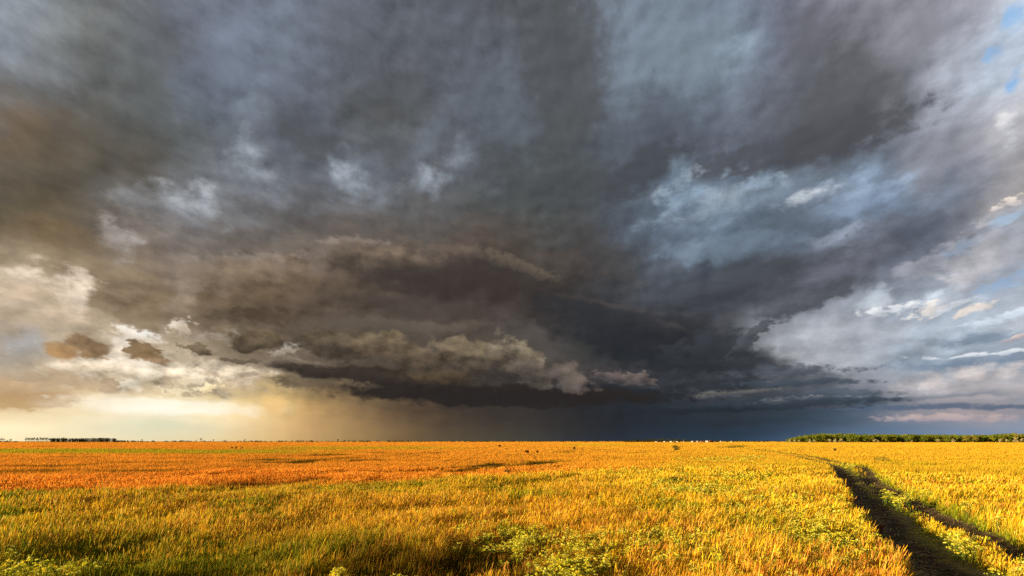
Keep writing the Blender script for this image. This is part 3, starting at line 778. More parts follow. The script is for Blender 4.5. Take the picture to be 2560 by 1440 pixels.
def grass(name, n, r0, r1, levels, widths, wbase, hscale, leafy, label, seed, headw=1.0):
    r = np.random.default_rng(seed)
    R_ = np.exp(r.uniform(math.log(r0), math.log(r1), n)); A_ = np.radians(r.uniform(-65, 65, n))
    x, y = R_ * np.sin(A_), R_ * np.cos(A_)
    # gather into tussocks
    ts = 0.22 * 2.0 ** np.clip(np.round(np.log2(R_ / 9.0) + r.uniform(-0.5, 0.5, n)), -1, 9)
    ax_, ay_ = x + 0.7 * ts * fbm(x / ts / 3, y / ts / 3, 41, 2), y + 0.7 * ts * fbm(x / ts / 3, y / ts / 3, 43, 2)
    kx, ky = np.floor(ax_ / ts), np.floor(ay_ / ts)
    pull = r.uniform(0, 1, n) * 0.35
    cx = x + (kx + lat(kx, ky, 5)) * ts - ax_; cy = y + (ky + lat(kx, ky, 9)) * ts - ay_
    x = x + (cx - x) * pull; y = y + (cy - y) * pull
    orange, green, near_or, pxx, pyy = cover(x, y)
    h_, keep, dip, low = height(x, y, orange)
    ok = (r.uniform(0, 1, n) < keep) & (y > 1.5)
    x, y, orange, green, near_or, h_, dip, low, R_, pull = [v[ok] for v in (x, y, orange, green, near_or, h_, dip, low, R_, pull)]
    n = len(x)
    kc = lat(kx[ok], ky[ok], 55)
    kind = np.clip(r.uniform(-0.05, 0.75, n) + 0.3 * kc, 0, 1)
    g_ = np.clip(green + low * 0.8 + dip * 0.4, 0, 1) * (1.35 if leafy else 0.95)
    isg = kind < g_
    iso = (~isg) & (r.uniform(0, 1, n) < orange)
    istw = (~isg) & (~iso) & (r.uniform(0, 1, n) < near_or * (1.0 if not leafy else 0.4))
    c_ = C_YE[r.integers(0, 4, n)]
    c_[isg] = C_GR[r.integers(0, 4, isg.sum())]; c_[iso] = C_OR[r.integers(0, 4, iso.sum())]; c_[istw] = C_TW[r.integers(0, 3, istw.sum())]
    if r1 < 100:
        c_ = c_ * np.array([1.12, 1.12, 0.8])
        c_ = c_ * (1 + 0.16 * sst(x / y, 0.05, 0.6))[:, None]  # painted light: right side brighter than the cloud-shadowed left
        near_shade = (1 - sst(R_, 8.2, 10.5)) * (1 - sst(x / y, -0.1, 0.25)) * sst(fbm(x / 0.8, y / 0.8, 15, 3), 0.30, 0.55)
        c_ = c_ * (1 - near_shade[:, None] * 0.78)  # deep shade among the near-left stems painted into the blade colour
    else:
        c_ = c_ * np.array([0.97, 0.97, 0.6])
    if r1 > 100:
        iso = orange > 0.5
        mean = (C_OR.mean(0) * orange[:, None] * (1 - g_[:, None]) + C_GR.mean(0) * g_[:, None] * np.array([1.5, 1.45, 1.0])
                + C_YE.mean(0) * np.array([1, 0.93, 1]) * ((1 - orange) * (1 - g_))[:, None])
        c_ = c_ * 0.3 + mean * 0.7 * np.array([1.02, 1.02, 0.7])
    c_ = c_ * (1 - 0.15 * low[:, None])                     # tall grass's shade painted onto the short turf in and beside the track
    # orange grass drifts from rusty to golden; cloud shadow on the left painted in
    pxx = 1280 + F * x / y
    vv = 0.20 if r1 > 100 else 0.62
    c_ = c_ * (1.0 - vv / 2 + vv * r.uniform(0, 1, (n, 1))) * (0.90 + 0.2 * lat(kx[ok], ky[ok], 66)[:, None] if r1 < 100 else 1.0) * (0.72 + 0.56 * fbm(x / 5.0, y / 3.0, 5, 4)[:, None])
    rust_shade = (1 - sst(pxx, 500, 1500))[:, None]
    c_[iso] = (c_ * (1 - rust_shade * np.array([0.04, 0.13, 0.0])))[iso]
    c_[~iso] = (c_ * (1 - rust_shade * np.array([0.14, 0.13, 0.0])))[~iso]
    tall = 0.78 + 0.32 * lat(kx[ok], ky[ok], 77)
    if not leafy and r1 > 100: tall = 0.88 + 0.18 * lat(kx[ok], ky[ok], 77)
    hh = h_ * hscale * tall * (0.62 + 0.5 * r.uniform(0, 1, n)) * np.where(isg & (not leafy), 0.95, 1.0)
    w_ = wbase * np.maximum(R_ / 9.0, 0.8) * (0.7 + 0.6 * r.uniform(0, 1, n))
    c_ = c_ * (1 - 0.86 * dip[:, None])  # shadow in the dips painted into the blade colour
    yaw = r.uniform(0, 2 * np.pi, n)
    wx, wy = np.cos(yaw), np.sin(yaw)
    lean = r.normal(0.15, 0.10, n) * hh
    leany = r.normal(0.0, 0.09, n) * hh
    if leafy: lean = r.normal(0.12, 0.22, n) * hh; leany = r.normal(0, 0.2, n) * hh
    z0 = land(x, y) - 0.02
    K = len(levels); L_ = np.array(levels); Wd = np.array(widths)
    t_ = L_[None, :]
    cxs = x[:, None] + lean[:, None] * t_ ** 1.9; cys = y[:, None] + leany[:, None] * t_ ** 1.9
    droop = 1 - 0.10 * (np.abs(lean) / (hh + 1e-6))[:, None] * t_ ** 3
    czs = z0[:, None] + hh[:, None] * t_ * droop
    hw = (w_[:, None] * Wd[None, :]) * 0.5
    P0 = np.stack([cxs - wx[:, None] * hw, cys - wy[:, None] * hw, czs], -1)
    P1 = np.stack([cxs + wx[:, None] * hw, cys + wy[:, None] * hw, czs], -1)
    V_ = np.stack([P0, P1], 2).reshape(-1, 3)
    # green foot, deep shade between the stems painted in, to straw-coloured top
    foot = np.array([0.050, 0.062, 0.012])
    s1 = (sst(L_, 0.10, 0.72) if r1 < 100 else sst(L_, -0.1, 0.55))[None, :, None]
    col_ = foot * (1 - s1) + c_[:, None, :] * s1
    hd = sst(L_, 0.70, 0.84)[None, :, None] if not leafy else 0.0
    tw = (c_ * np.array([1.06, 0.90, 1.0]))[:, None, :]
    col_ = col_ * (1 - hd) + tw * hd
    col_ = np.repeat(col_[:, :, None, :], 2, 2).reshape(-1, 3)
    base = (np.arange(n) * K * 2)[:, None]
    Qs = [base + np.array([[2 * k, 2 * k + 1, 2 * k + 3, 2 * k + 2]]) for k in range(K - 1)]
    Q_ = np.concatenate(Qs, 0)
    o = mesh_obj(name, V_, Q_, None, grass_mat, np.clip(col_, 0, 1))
    tag(o, label, 'grass', kind='stuff')
    return o

grass_mat = plant_mat('grass blades', None, trans=0.38, var=0.12, scale=0.8)
DENS = 2.75
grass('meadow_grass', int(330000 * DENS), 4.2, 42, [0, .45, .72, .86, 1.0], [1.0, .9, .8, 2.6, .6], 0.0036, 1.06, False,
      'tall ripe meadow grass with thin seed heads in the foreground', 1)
grass('leafy_grass', int(330000 * DENS), 4.2, 42, [0, .55, 1.0], [1.6, 1.4, .15], 0.0046, 0.62, True,
      'green leaf blades growing low among the foreground stems', 2)
grass('field_grass', int(760000 * DENS), 38, 3200, [0, .62, 1.0], [1.1, 1.0, .55], 0.0036, 0.92, False,
      'orange and golden grass of the open field out to the tree lines', 3)
grass('tall_grass', 15000, 4.6, 24, [0, .45, .74, .88, 1.0], [1.0, .8, .6, 3.0, .7], 0.0046, 1.38, False,
      'scattered taller grass stalks with heavy nodding tawny heads', 4)


# =========================================================== wild flowers
def umbels(cx, cy, cz, rad_, n, r, k=7):
    """n flat-topped heads of k little floret faces each: returns quads' corners"""
    a = r.uniform(0, 2 * np.pi, (n, k)); d_ = rad_[:, None] * np.sqrt(r.uniform(0.02, 1, (n, k)))
    px_ = cx[:, None] + d_ * np.cos(a); py_ = cy[:, None] + d_ * np.sin(a)
    pz_ = cz[:, None] + rad_[:, None] * (0.35 * (1 - (d_ / rad_[:, None]) ** 2) + r.uniform(-0.12, 0.12, (n, k)))
    c_ = np.stack([px_, py_, pz_], -1).reshape(-1, 3)
    s_ = np.repeat(rad_, k) * r.uniform(0.28, 0.48, n * k)
    u = r.normal(0, 1, (n * k, 3)); u /= np.linalg.norm(u, axis=1)[:, None]
    w_ = np.cross(u, r.normal(0, 1, (n * k, 3))); w_ /= np.linalg.norm(w_, axis=1)[:, None]
    u = u * s_[:, None]; w_ = w_ * s_[:, None]
    return np.stack([c_ - u - w_, c_ + u - w_, c_ + u + w_, c_ - u + w_], 1).reshape(-1, 3)

def strips(p0, p1, w_, r):
    yaw = r.uniform(0, 2 * np.pi, len(p0))
    o_ = np.stack([np.cos(yaw) * w_, np.sin(yaw) * w_, 0 * w_], -1) * 0.5
    return np.stack([p0 - o_, p0 + o_, p1 + o_ * 0.7, p1 - o_ * 0.7], 1).reshape(-1, 3)

FLOWER_C = np.array([[0.80, 0.72, 0.07], [0.78, 0.74, 0.14], [0.70, 0.68, 0.05], [0.82, 0.64, 0.05]])
def plant_cloud(x, y, hgt, r, heads=11, spread=0.13, hr=0.026, k=7, scale=None):
    """arrays for many flowering plants: verts, quads, colours"""
    n = len(x); sc = np.ones(n) if scale is None else scale
    z = land(x, y)
    X = np.repeat(x, heads); Yy = np.repeat(y, heads); Z = np.repeat(z, heads); H = np.repeat(hgt, heads); S = np.repeat(sc, heads)
    a = r.uniform(0, 2 * np.pi, n * heads); d_ = spread * S * np.sqrt(r.uniform(0, 1, n * heads))
    hx_ = X + d_ * np.cos(a) + 0.04; hy_ = Yy + d_ * np.sin(a); hz_ = Z + H * (1 - 0.16 * (d_ / (spread * S)) ** 2) - r.uniform(0, 0.10, n * heads) * S
    v1 = umbels(hx_, hy_, hz_, hr * S * r.uniform(0.7, 1.3, n * heads), n * heads, r, k)
    c1 = np.repeat(FLOWER_C[r.integers(0, 4, n * heads)] * r.uniform(0.75, 1.1, (n * heads, 1)), k * 4, 0)
    j = np.stack([X + 0.3 * (hx_ - X), Yy + 0.3 * (hy_ - Yy), Z + H * 0.62], -1); top = np.stack([hx_, hy_, hz_], -1)
    v2 = strips(j, top, 0.006 * S, r); root = np.stack([X, Yy, Z], -1)
    v3 = strips(root, j, 0.009 * S, r)
    m_ = n * heads
    # leaves up the stem
    t_ = r.uniform(0.15, 0.85, m_); lb = root * (1 - t_[:, None]) + top * t_[:, None]
    tip = lb + np.stack([r.normal(0, 0.06, m_) * S, r.normal(0, 0.06, m_) * S, r.uniform(0.0, 0.06, m_) * S], -1)
    v4 = strips(lb, tip, 0.019 * S, r)
    g_ = np.array([0.13, 0.19, 0.030])
    c4 = np.repeat(g_ * r.uniform(0.7, 1.4, (m_, 1)), 4, 0)
    cs = np.tile(np.array([0.20, 0.24, 0.04]), (m_ * 8, 1))
    return (v1, c1), (np.vstack([v2, v3]), cs), (v4, c4)

def quads_of(v): return np.arange(len(v)).reshape(-1, 4)

rf = np.random.default_rng(21)
# patches where they stand: px, py, rx, ry, how many
PATCH = [(1420, 1385, 90, 45, 150), (1560, 1350, 190, 40, 220), (1650, 1330, 120, 26, 130), (1720, 1345, 90, 34, 130), (1450, 1330, 260, 34, 120),
         (1300, 1340, 90, 30, 90), (1830, 1370, 160, 46, 120), (1760, 1245, 190, 36, 620), (1690, 1207, 80, 14, 160), (1700, 1222, 60, 10, 90),
         (1920, 1262, 190, 46, 560), (1860, 1182, 80, 6, 90), (1620, 1172, 130, 7, 140), (1810, 1144, 120, 3, 90), (1890, 1138, 40, 3, 40),
         (2080, 1320, 90, 60, 240), (2010, 1350, 130, 60, 240), (2110, 1228, 40, 10, 40), (2120, 1160, 40, 5, 30), (2230, 1236, 26, 12, 46),
         (2200, 1190, 50, 10, 40), (2310, 1224, 34, 6, 36), (2400, 1265, 40, 9, 40), (2470, 1292, 40, 9, 40), (2540, 1280, 20, 12, 30),
         (2400, 1330, 60, 20, 40), (50, 1425, 60, 22, 90), (130, 1432, 40, 14, 34), (190, 1400, 30, 30, 14), (20, 1385, 24, 20, 12),
         (600, 1260, 500, 60, 10), (1150, 1290, 120, 60, 40), (2050, 1290, 140, 60, 240), (2480, 1400, 70, 20, 14)]
fx, fy, fs = [], [], []
for (a, b_, c__, d__, n_) in PATCH:
    n_ = int(n_ * 0.62)
    u = rf.normal(0, 0.62, (n_, 2))
    pxs = a + c__ * u[:, 0]; pys = np.clip(b_ + d__ * u[:, 1], 1112, 1460)
    X_, Y_ = spot(pxs, pys, 0.5)
    fx.append(X_); fy.append(Y_)
fx = np.concatenate(fx); fy = np.concatenate(fy)
tl, tr_ = track(fx, fy)
ok = (np.abs(tl) > 0.7) & (np.abs(tr_) > 0.6) & (fy < 140)
fx, fy = fx[ok], fy[ok]
dist = np.hypot(fx, fy)
sc_ = np.maximum(1.0, (dist / 13.0) ** 0.75)
hg = rf.uniform(0.40, 0.64, len(fx)) * np.where((tl[ok] > 0) & (tr_[ok] < 0), 0.8, 1.0)
leaf_mat = plant_mat('herb leaves', None, trans=0.35, var=0.15)
petal_mat = plant_mat('florets', None, trans=0.45, var=0.08)
sets = [plant_cloud(fx[m_], fy[m_], hg[m_], rf, heads=hd, k=kk, scale=sc_[m_], hr=hr_) for m_, hd, kk, hr_ in
        ((dist < 14, 13, 8, 0.026), ((dist >= 14) & (dist < 30), 9, 6, 0.030), (dist >= 30, 6, 5, 0.034))]
vv = np.vstack([s_[i][0] for s_ in sets for i in range(3)]); cc = np.vstack([s_[i][1] for s_ in sets for i in range(3)])
o = mesh_obj('wildflowers', vv, quads_of(vv), None, petal_mat, cc)
tag(o, 'drifts of pale yellow flat-topped wildflowers scattered through the golden grass', 'wildflowers', kind='stuff')

# dead straw trodden into the ruts
n_ = 5200
t_ = rf.uniform(0, 1, n_) ** 1.6; which = rf.uniform(0, 1, n_) < 0.55
P_ = np.where(which[:, None], np.stack([np.interp(t_ * 8, np.arange(len(L_RUT)), L_RUT[:, 0]), np.interp(t_ * 8, np.arange(len(L_RUT)), L_RUT[:, 1])], -1),
              np.stack([np.interp(t_ * 7, np.arange(len(R_RUT)), R_RUT[:, 0]), np.interp(t_ * 7, np.arange(len(R_RUT)), R_RUT[:, 1])], -1))
P_ = P_ + rf.normal(0, 0.32, (n_, 2))
zz = land(P_[:, 0], P_[:, 1]) + 0.012
ang_ = rf.uniform(0, np.pi, n_); ln_ = rf.uniform(0.04, 0.16, n_); w_ = 0.010 * np.maximum(1, np.hypot(P_[:, 0], P_[:, 1]) / 12)
dx_, dy_ = np.cos(ang_) * ln_, np.sin(ang_) * ln_
nx_, ny_ = -np.sin(ang_) * w_, np.cos(ang_) * w_
up = rf.uniform(0, 0.03, n_)
v_ = np.stack([np.stack([P_[:, 0] - dx_ - nx_, P_[:, 1] - dy_ - ny_, zz], -1), np.stack([P_[:, 0] - dx_ + nx_, P_[:, 1] - dy_ + ny_, zz], -1),
               np.stack([P_[:, 0] + dx_ + nx_, P_[:, 1] + dy_ + ny_, zz + up], -1), np.stack([P_[:, 0] + dx_ - nx_, P_[:, 1] + dy_ - ny_, zz + up], -1)], 1).reshape(-1, 3)
o = mesh_obj('straw', v_, quads_of(v_), None, leaf_mat, np.repeat(np.array([0.40, 0.29, 0.14]) * rf.uniform(0.35, 1.2, (n_, 1)), 4, 0))
tag(o, 'bits of dead straw trodden into the wheel ruts', 'straw', kind='stuff')

# a few clumps large enough to pick out, each a thing of its own
def flower_clump(px_, py_, n, spread, label, grp='large flowering clumps at the near edge'):
    x0, y0 = spot(px_, py_, 0.5)
    t_ = empty('flowering_plant', x0, y0, 0.0)
    t_.location.z = float(land(np.array([x0]), np.array([y0]))[0])
    tag(t_, label, 'flowering plant', grp)
    xs = x0 + rf.normal(0, spread, n); ys = y0 + rf.normal(0, spread, n)
    a, b_, c_ = plant_cloud(xs, ys, rf.uniform(0.50, 0.70, n), rf, heads=14, spread=0.15, hr=0.028, k=9)
    off = np.array([t_.location.x, t_.location.y, t_.location.z])
    for nm, (v_, co_), mt in (('flower_head', a, petal_mat), ('stem', b_, leaf_mat), ('leaf', c_, leaf_mat)):
        ob = mesh_obj(nm, v_ - off, quads_of(v_), None, mt, co_, parent=t_)
        ob['kind'] = 'stuff'
    return t_
flower_clump(1400, 1412, 9, 0.20, 'large pale yellow flowering clump at the bottom edge just right of the middle')
flower_clump(40, 1420, 12, 0.30, 'dense yellow flowering clump in the bottom left corner')
flower_clump(165, 1434, 4, 0.16, 'small flowering clump right beside the bottom left corner one')
flower_clump(820, 1436, 4, 0.20, 'low flowering tuft at the bottom edge left of centre')
flower_clump(985, 1434, 2, 0.10, 'lone whitish flowering tuft at the bottom edge nearest the middle')
flower_clump(1640, 1334, 9, 0.45, 'broad bright flowering clump in the middle of the long flower drift')
flower_clump(2236, 1234, 9, 0.40, 'yellow flowering clump growing on the grass strip between the wheel ruts')

# reddish dock stalk leaning over the left rut
def dock(px_, py_, h_, label):
    x0, y0 = spot(px_, py_, 0.0)
    t_ = empty('dock_plant', x0, y0, float(land(np.array([x0]), np.array([y0]))[0]))
    tag(t_, label, 'dock plant')
    n = 5
    tops = np.stack([rf.normal(0.08, 0.07, n), rf.normal(0, 0.05, n), rf.uniform(0.75, 1, n) * h_], -1)
    v_ = strips(np.zeros((n, 3)), tops, np.full(n, 0.012), rf)
    mesh_obj('stem', v_, quads_of(v_), None, leaf_mat, np.tile([0.24, 0.10, 0.04], (len(v_), 1)), parent=t_)
    m_ = 260
    i_ = rf.integers(0, n, m_); tt = rf.uniform(0.5, 1.0, m_)
    c_ = tops[i_] * tt[:, None] + rf.normal(0, 0.014, (m_, 3))
    u = rf.normal(0, 1, (m_, 3)) * 0.008; w_ = rf.normal(0, 1, (m_, 3)) * 0.008
    v_ = np.stack([c_ - u - w_, c_ + u - w_, c_ + u + w_, c_ - u + w_], 1).reshape(-1, 3)
    mesh_obj('seed_head', v_, quads_of(v_), None, leaf_mat, np.tile([0.26, 0.10, 0.05], (len(v_), 1)), parent=t_)
    a = rf.uniform(0, 6.28, 9); tip = np.stack([np.cos(a) * 0.2, np.sin(a) * 0.2, rf.uniform(0.08, 0.2, 9)], -1)
    v_ = strips(tip * 0.05, tip, np.full(9, 0.05), rf)
    mesh_obj('leaf', v_, quads_of(v_), None, leaf_mat, np.tile([0.12, 0.15, 0.03], (len(v_), 1)), parent=t_)
dock(2196, 1330, 0.42, 'reddish brown dock stalk leaning over the left wheel rut')

# =========================================================== woody plants
def tube(pts, rads, sides=6):
    """tapered trunk or limb"""
    pts = np.asarray(pts, float); v_ = []; q_ = []
    for i, p in enumerate(pts):
        for k in range(sides):
            a = 2 * math.pi * k / sides
            v_.append((p[0] + math.cos(a) * rads[i], p[1] + math.sin(a) * rads[i], p[2]))
    for i in range(len(pts) - 1):
        for k in range(sides):
            q_.append((i * sides + k, i * sides + (k + 1) % sides, (i + 1) * sides + (k + 1) % sides, (i + 1) * sides + k))
    return np.array(v_), np.array(q_)

def limbs(h, lobes, r, thick=0.14):
    V_, Q_ = tube([(0, 0, -0.3), (0.1, 0, h * 0.35), (0, 0.1, h * 0.75)], [thick * 1.4, thick, thick * 0.4])
    for (lx, ly, lz, lr) in lobes:
        v_, q_ = tube([(0, 0, h * 0.22), (lx * 0.5, ly * 0.5, (lz + h * 0.22) * 0.5), (lx, ly, lz)], [thick * 0.6, thick * 0.4, thick * 0.15], 5)
        Q_ = np.vstack([Q_, q_ + len(V_)]); V_ = np.vstack([V_, v_])
    return V_, Q_

def foliage(lobes, n, leaf, r, base, vari=0.35):
    """leaf clumps through the volume of a few lobes, fuller near the outside"""
    lb = np.array(lobes); pr = lb[:, 3] ** 2; pr = pr / pr.sum()
    i_ = r.choice(len(lb), n, p=pr)
    u = r.normal(0, 1, (n, 3)); u /= np.linalg.norm(u, axis=1)[:, None]
    rr_ = r.uniform(0.35, 1.0, n) ** 0.5
    dens = 0.55 + 0.45 * np.sin(u[:, 0] * 5 + i_) * np.sin(u[:, 1] * 4 + 2 * i_) * np.sin(u[:, 2] * 5)
    keep_ = r.uniform(0, 1, n) < dens + 0.25
    c_ = lb[i_, :3] + u * (lb[i_, 3] * rr_)[:, None] * np.array([1, 1, 0.8])
    a = u + r.normal(0, 0.5, (n, 3)); a /= np.linalg.norm(a, axis=1)[:, None]       # leaves face outwards, roughly
    s1 = np.cross(a, r.normal(0, 1, (n, 3))); s1 /= np.linalg.norm(s1, axis=1)[:, None]
    s2 = np.cross(a, s1)
    L_ = leaf * r.uniform(0.6, 1.4, n)
    s1 = s1 * L_[:, None]; s2 = s2 * (L_ * 0.6)[:, None]
    v_ = np.stack([c_ - s1, c_ - s2 * 0.9, c_ + s1, c_ + s2], 1)[keep_].reshape(-1, 3)
    col_ = np.repeat(np.array(base) * (1 - vari / 2 + vari * r.uniform(0, 1, (n, 1))), 4, 0).reshape(n, 4, 3)[keep_].reshape(-1, 3)
    return v_, col_

bark = solid_mat('bark', (0.11, 0.08, 0.05), 0.9)
crown_mat = plant_mat('foliage', None, trans=0.25, var=0.30, scale=0.35)

def lobes_for(h, w_, r, low=0.3, n=7):
    out = []
    for i in range(n):
        a = r.uniform(0, 6.28); d_ = r.uniform(0, 0.32) * w_
        z = h * (low + (0.86 - low) * r.uniform(0, 1)); rr_ = w_ * r.uniform(0.20, 0.32)
        out.append((math.cos(a) * d_, math.sin(a) * d_, min(z, h - rr_ * 0.8), rr_))
    out.append((0, 0, h - w_ * 0.22, w_ * 0.24))
    return out

def tree_parts(h, w_, base, seed, n=420, leaf=0.34, low=0.3, vari=0.4):
    r = np.random.default_rng(seed)
    lb = lobes_for(h, w_, r, low)
    return foliage(lb, n, leaf, r, base, vari), limbs(h, lb, r, thick=0.02 * h)

def make_tree(name, h, w_, base, seed, n=420, leaf=0.34, low=0.3, crown='crown', trunk='trunk'):
    (fv, fc), (tv, tq) = tree_parts(h, w_, base, seed, n, leaf, low)
    t_ = empty(name, 0, 0)
    mesh_obj(trunk, tv, tq, None, bark, parent=t_)
    mesh_obj(crown, fv, quads_of(fv), None, crown_mat, fc, parent=t_)
    return t_

def wood(name, xs, ys, hs, ws, bases, label, cat, n=300, leaf=0.55, low=0.2, kinds=6, seed=5):
    """a far-off wood that reads as one mass"""
    r = np.random.default_rng(seed)
    protos = []
    for k in range(kinds):
        (fv, fc), (tv, tq) = tree_parts(10.0, 9.0, (1, 1, 1), seed * 31 + k, n, leaf, low)
        qv = quads_of(fv)
        protos.append((np.vstack([fv, tv]), np.vstack([qv, tq + len(fv)]), np.vstack([fc, np.tile([-1, -1, -1], (len(tv), 1))])))
    VV, QQ, CC = [], [], []; off = 0
    for x, y, h_, w_, b_ in zip(xs, ys, hs, ws, bases):
        v_, q_, c_ = protos[r.integers(0, kinds)]
        a = r.uniform(0, 6.28); ca_, sa_ = math.cos(a), math.sin(a)
        k = w_ / 9.0
        vx = (v_[:, 0] * ca_ - v_[:, 1] * sa_) * k + x; vy = (v_[:, 0] * sa_ + v_[:, 1] * ca_) * k + y
        VV.append(np.stack([vx, vy, v_[:, 2] * h_ / 9.2], -1)); QQ.append(q_ + off); off += len(v_)
        col_ = c_ * np.array(b_); col_[c_[:, 0] < 0] = (0.09, 0.065, 0.04)
        CC.append(col_)
    o = mesh_obj(name, np.vstack(VV), np.vstack(QQ), None, crown_mat, np.vstack(CC))
    return tag(o, label, cat, kind='stuff')

rw = np.random.default_rng(33)
def at_px(px_, Y): return (px_ - 1280) / F * Y

# --- the green wood along the right horizon
N_ = 1250
pxs = rw.uniform(1968, 3160, N_); Ys = 900 + rw.uniform(0, 1, N_) ** 1.4 * 150
top = np.interp(pxs, [1968, 1985, 2010, 2050, 2100, 2160, 2250, 2300, 2400, 2470, 2520, 2560, 3160], [5, 8, 13, 17, 18, 15.5, 15.5, 15.5, 14, 14.5, 18, 17.5, 17])
hs = (top + 4.6) * Ys / F * (0.90 + 0.14 * rw.uniform(0, 1, N_)) * (0.88 + 0.12 * (Ys - 900) / 150)
gcs = np.array([(0.135, 0.165, 0.018), (0.155, 0.175, 0.018), (0.115, 0.150, 0.018), (0.185, 0.180, 0.018)])
bs = gcs[rw.integers(0, 4, N_)]
wood('woodland', at_px(pxs, Ys), Ys, hs, np.minimum(hs, 16) * rw.uniform(0.85, 1.1, N_), bs, 'long band of dense green broadleaf wood along the right horizon', 'woodland')

# --- pale bushes and yellowing trees in front of it, one by one
pale = [make_tree('bush', 4.0, 4.6, (0.42, 0.36, 0.17), 70 + k, 330, 0.26, 0.15, trunk='stem', crown='leaves') for k in range(3)]
PALE = [(1975, 1.0, 'pale silvery bush just off the left tip of the wood'), (1987, .9, 'second pale bush from the wood\'s left tip'),
        (1998, .8, 'third pale bush from the wood\'s left tip'), (2024, 1.0, 'pale bush where the wood begins to rise'),
        (2036, .8, 'small pale bush right of the one where the wood begins to rise'), (2074, 1.1, 'rounded pale bush under the first high part of the wood'),
        (2088, 1.2, 'widest pale bush under the first high part of the wood'), (2102, 1.2, 'brownish pale bush touching the widest one'),
        (2186, 1.0, 'domed pale bush alone below the middle of the wood'), (2196, .8, 'low pale bush beside the domed one'),
        (2280, .6, 'tiny pale bush on the plain stretch of the wood edge'), (2346, 1.0, 'pale bush left of the upright pointed one'),
        (2382, 1.1, 'upright pointed pale bush right of the wood\'s middle'), (2500, 1.1, 'pale bush at the foot of the last rise of the wood'),
        (2516, 1.0, 'pale bush between the two largest near the right edge'), (2540, 1.4, 'large pale bush by the right edge of the picture'),
        (2556, 1.2, 'pale bush cut by the right edge of the picture')]
for k, (px_, s_, lb_) in enumerate(PALE):
    p_ = pale[k % 3]
    o = p_ if k < 3 else copy_thing(p_, (0, 0, 0))
    Y = 870 + (k * 7) % 19; s_ = s_ * 1.75
    o.location = (at_px(px_, Y), Y, 0); o.rotation_euler = (0, 0, k * 1.3); o.scale = (s_, s_, s_)
    tag(o, lb_, 'bush', 'pale bushes along the foot of the wood')
YEL = [(2417, 15.5, 'yellowing tree in the canopy left of the last rise'), (2434, 14.5, 'yellowing tree right beside the other one in the canopy'),
       (2541, 19.0, 'round yellow tree in the wood near the right edge')]
for k, (px_, h_, lb_) in enumerate(YEL):
    o = make_tree('tree', h_, h_ * 0.9, (0.26, 0.22, 0.035), 90 + k, 420, 0.8)
    o.location = (at_px(px_, 890), 890, 0)
    tag(o, lb_, 'tree', 'yellowing trees in the wood')

# --- left horizon: a rank of slim trees with bare trunks, then a solid block of wood
row = make_tree('tree', 11.2, 4.8, (0.065, 0.070, 0.022), 120, 150, 0.40, 0.52)
row2 = make_tree('tree', 10.6, 4.4, (0.070, 0.070, 0.022), 121, 140, 0.40, 0.50)
grp = 'rank of slim trees on the left horizon'
lab = 'slim dark tree with a bare trunk in the rank on the left horizon'
k = 0
for px_ in list(np.arange(63.5, 166, 3.3)):
    src = (row, row2)[k % 2]
    o = src if k < 2 else copy_thing(src, (0, 0, 0))
    Y = 1000 + rw.uniform(-12, 12)
    o.location = (at_px(px_ + rw.uniform(-.6, .6), Y), Y, 0); o.rotation_euler = (0, 0, rw.uniform(0, 6)); s_ = rw.uniform(0.9, 1.08); o.scale = (s_ * 0.95, s_ * 0.95, s_)
    tag(o, lab, 'tree', grp); k += 1
for px_, s_, lb_ in [(0, .95, 'dark tree cut by the left edge of the picture'), (5, 1.0, 'dark round-topped tree second from the left edge'),
                     (10, .9, 'dark tree third from the left edge'), (19, .55, 'small tree between the edge trio and the thin pair'),
                     (25, .75, 'thin tree leaning left of a small pair'), (28, .8, 'thin tree on the right of a small pair')]:
    o = copy_thing(row, (at_px(px_, 1000), 1000, 0), px_, s_); tag(o, lb_, 'tree', 'few dark trees by the left edge')
n_ = 190
pxs = np.concatenate([rw.uniform(128, 289, 150), rw.uniform(289, 340, 26), rw.uniform(0, 52, 14)]); Ys = np.full(n_, 1000.0) + rw.uniform(0, 25, n_)
hs = np.interp(pxs, [0, 52, 128, 160, 200, 255, 275, 288, 290, 340], [3.6, 2.8, 8.6, 8.6, 8.6, 9.6, 9.4, 8.0, 4.8, 4.2])
wood('dark_wood', at_px(pxs, Ys), Ys, hs, 6.5 + 0 * hs, np.tile([0.035, 0.042, 0.014], (n_, 1)), 'solid dark block of wood on the left horizon right of the slim trees', 'woodland', 120, 0.6)
# thin line of trees and scrub across the middle distance
n_ = 560
pxs = np.concatenate([rw.uniform(340, 1600, 380), rw.uniform(1560, 1700, 90), rw.uniform(1690, 1960, 90)]); Ys = np.where(pxs < 1560, 1300, 1150) + rw.uniform(0, 60, n_)
base_h = np.interp(pxs, [340, 440, 480, 510, 560, 640, 780, 900, 1250, 1500, 1560, 1620, 1680, 1700, 1730, 1800, 1960],
                   [2.8, 2.8, 4.2, 3.5, 2.2, 2.6, 3.6, 3.2, 3.0, 3.0, 4.5, 6.0, 6.0, 5.4, 3.8, 2.6, 3.2])
hs = (base_h + 1.6) * rw.uniform(0.6, 1.25, n_) * np.where(pxs < 640, np.where(fbm(pxs / 11.0, pxs * 0, 3, 2) > 0.42, 1, 0.45), 1)
wood('scrub_line', at_px(pxs, Ys), Ys, hs, hs * 1.2 + 4.5, np.tile([0.045, 0.050, 0.018], (n_, 1)), 'thin dark line of scrub and trees along the middle horizon', 'scrub', 70, 0.7, 0.1)
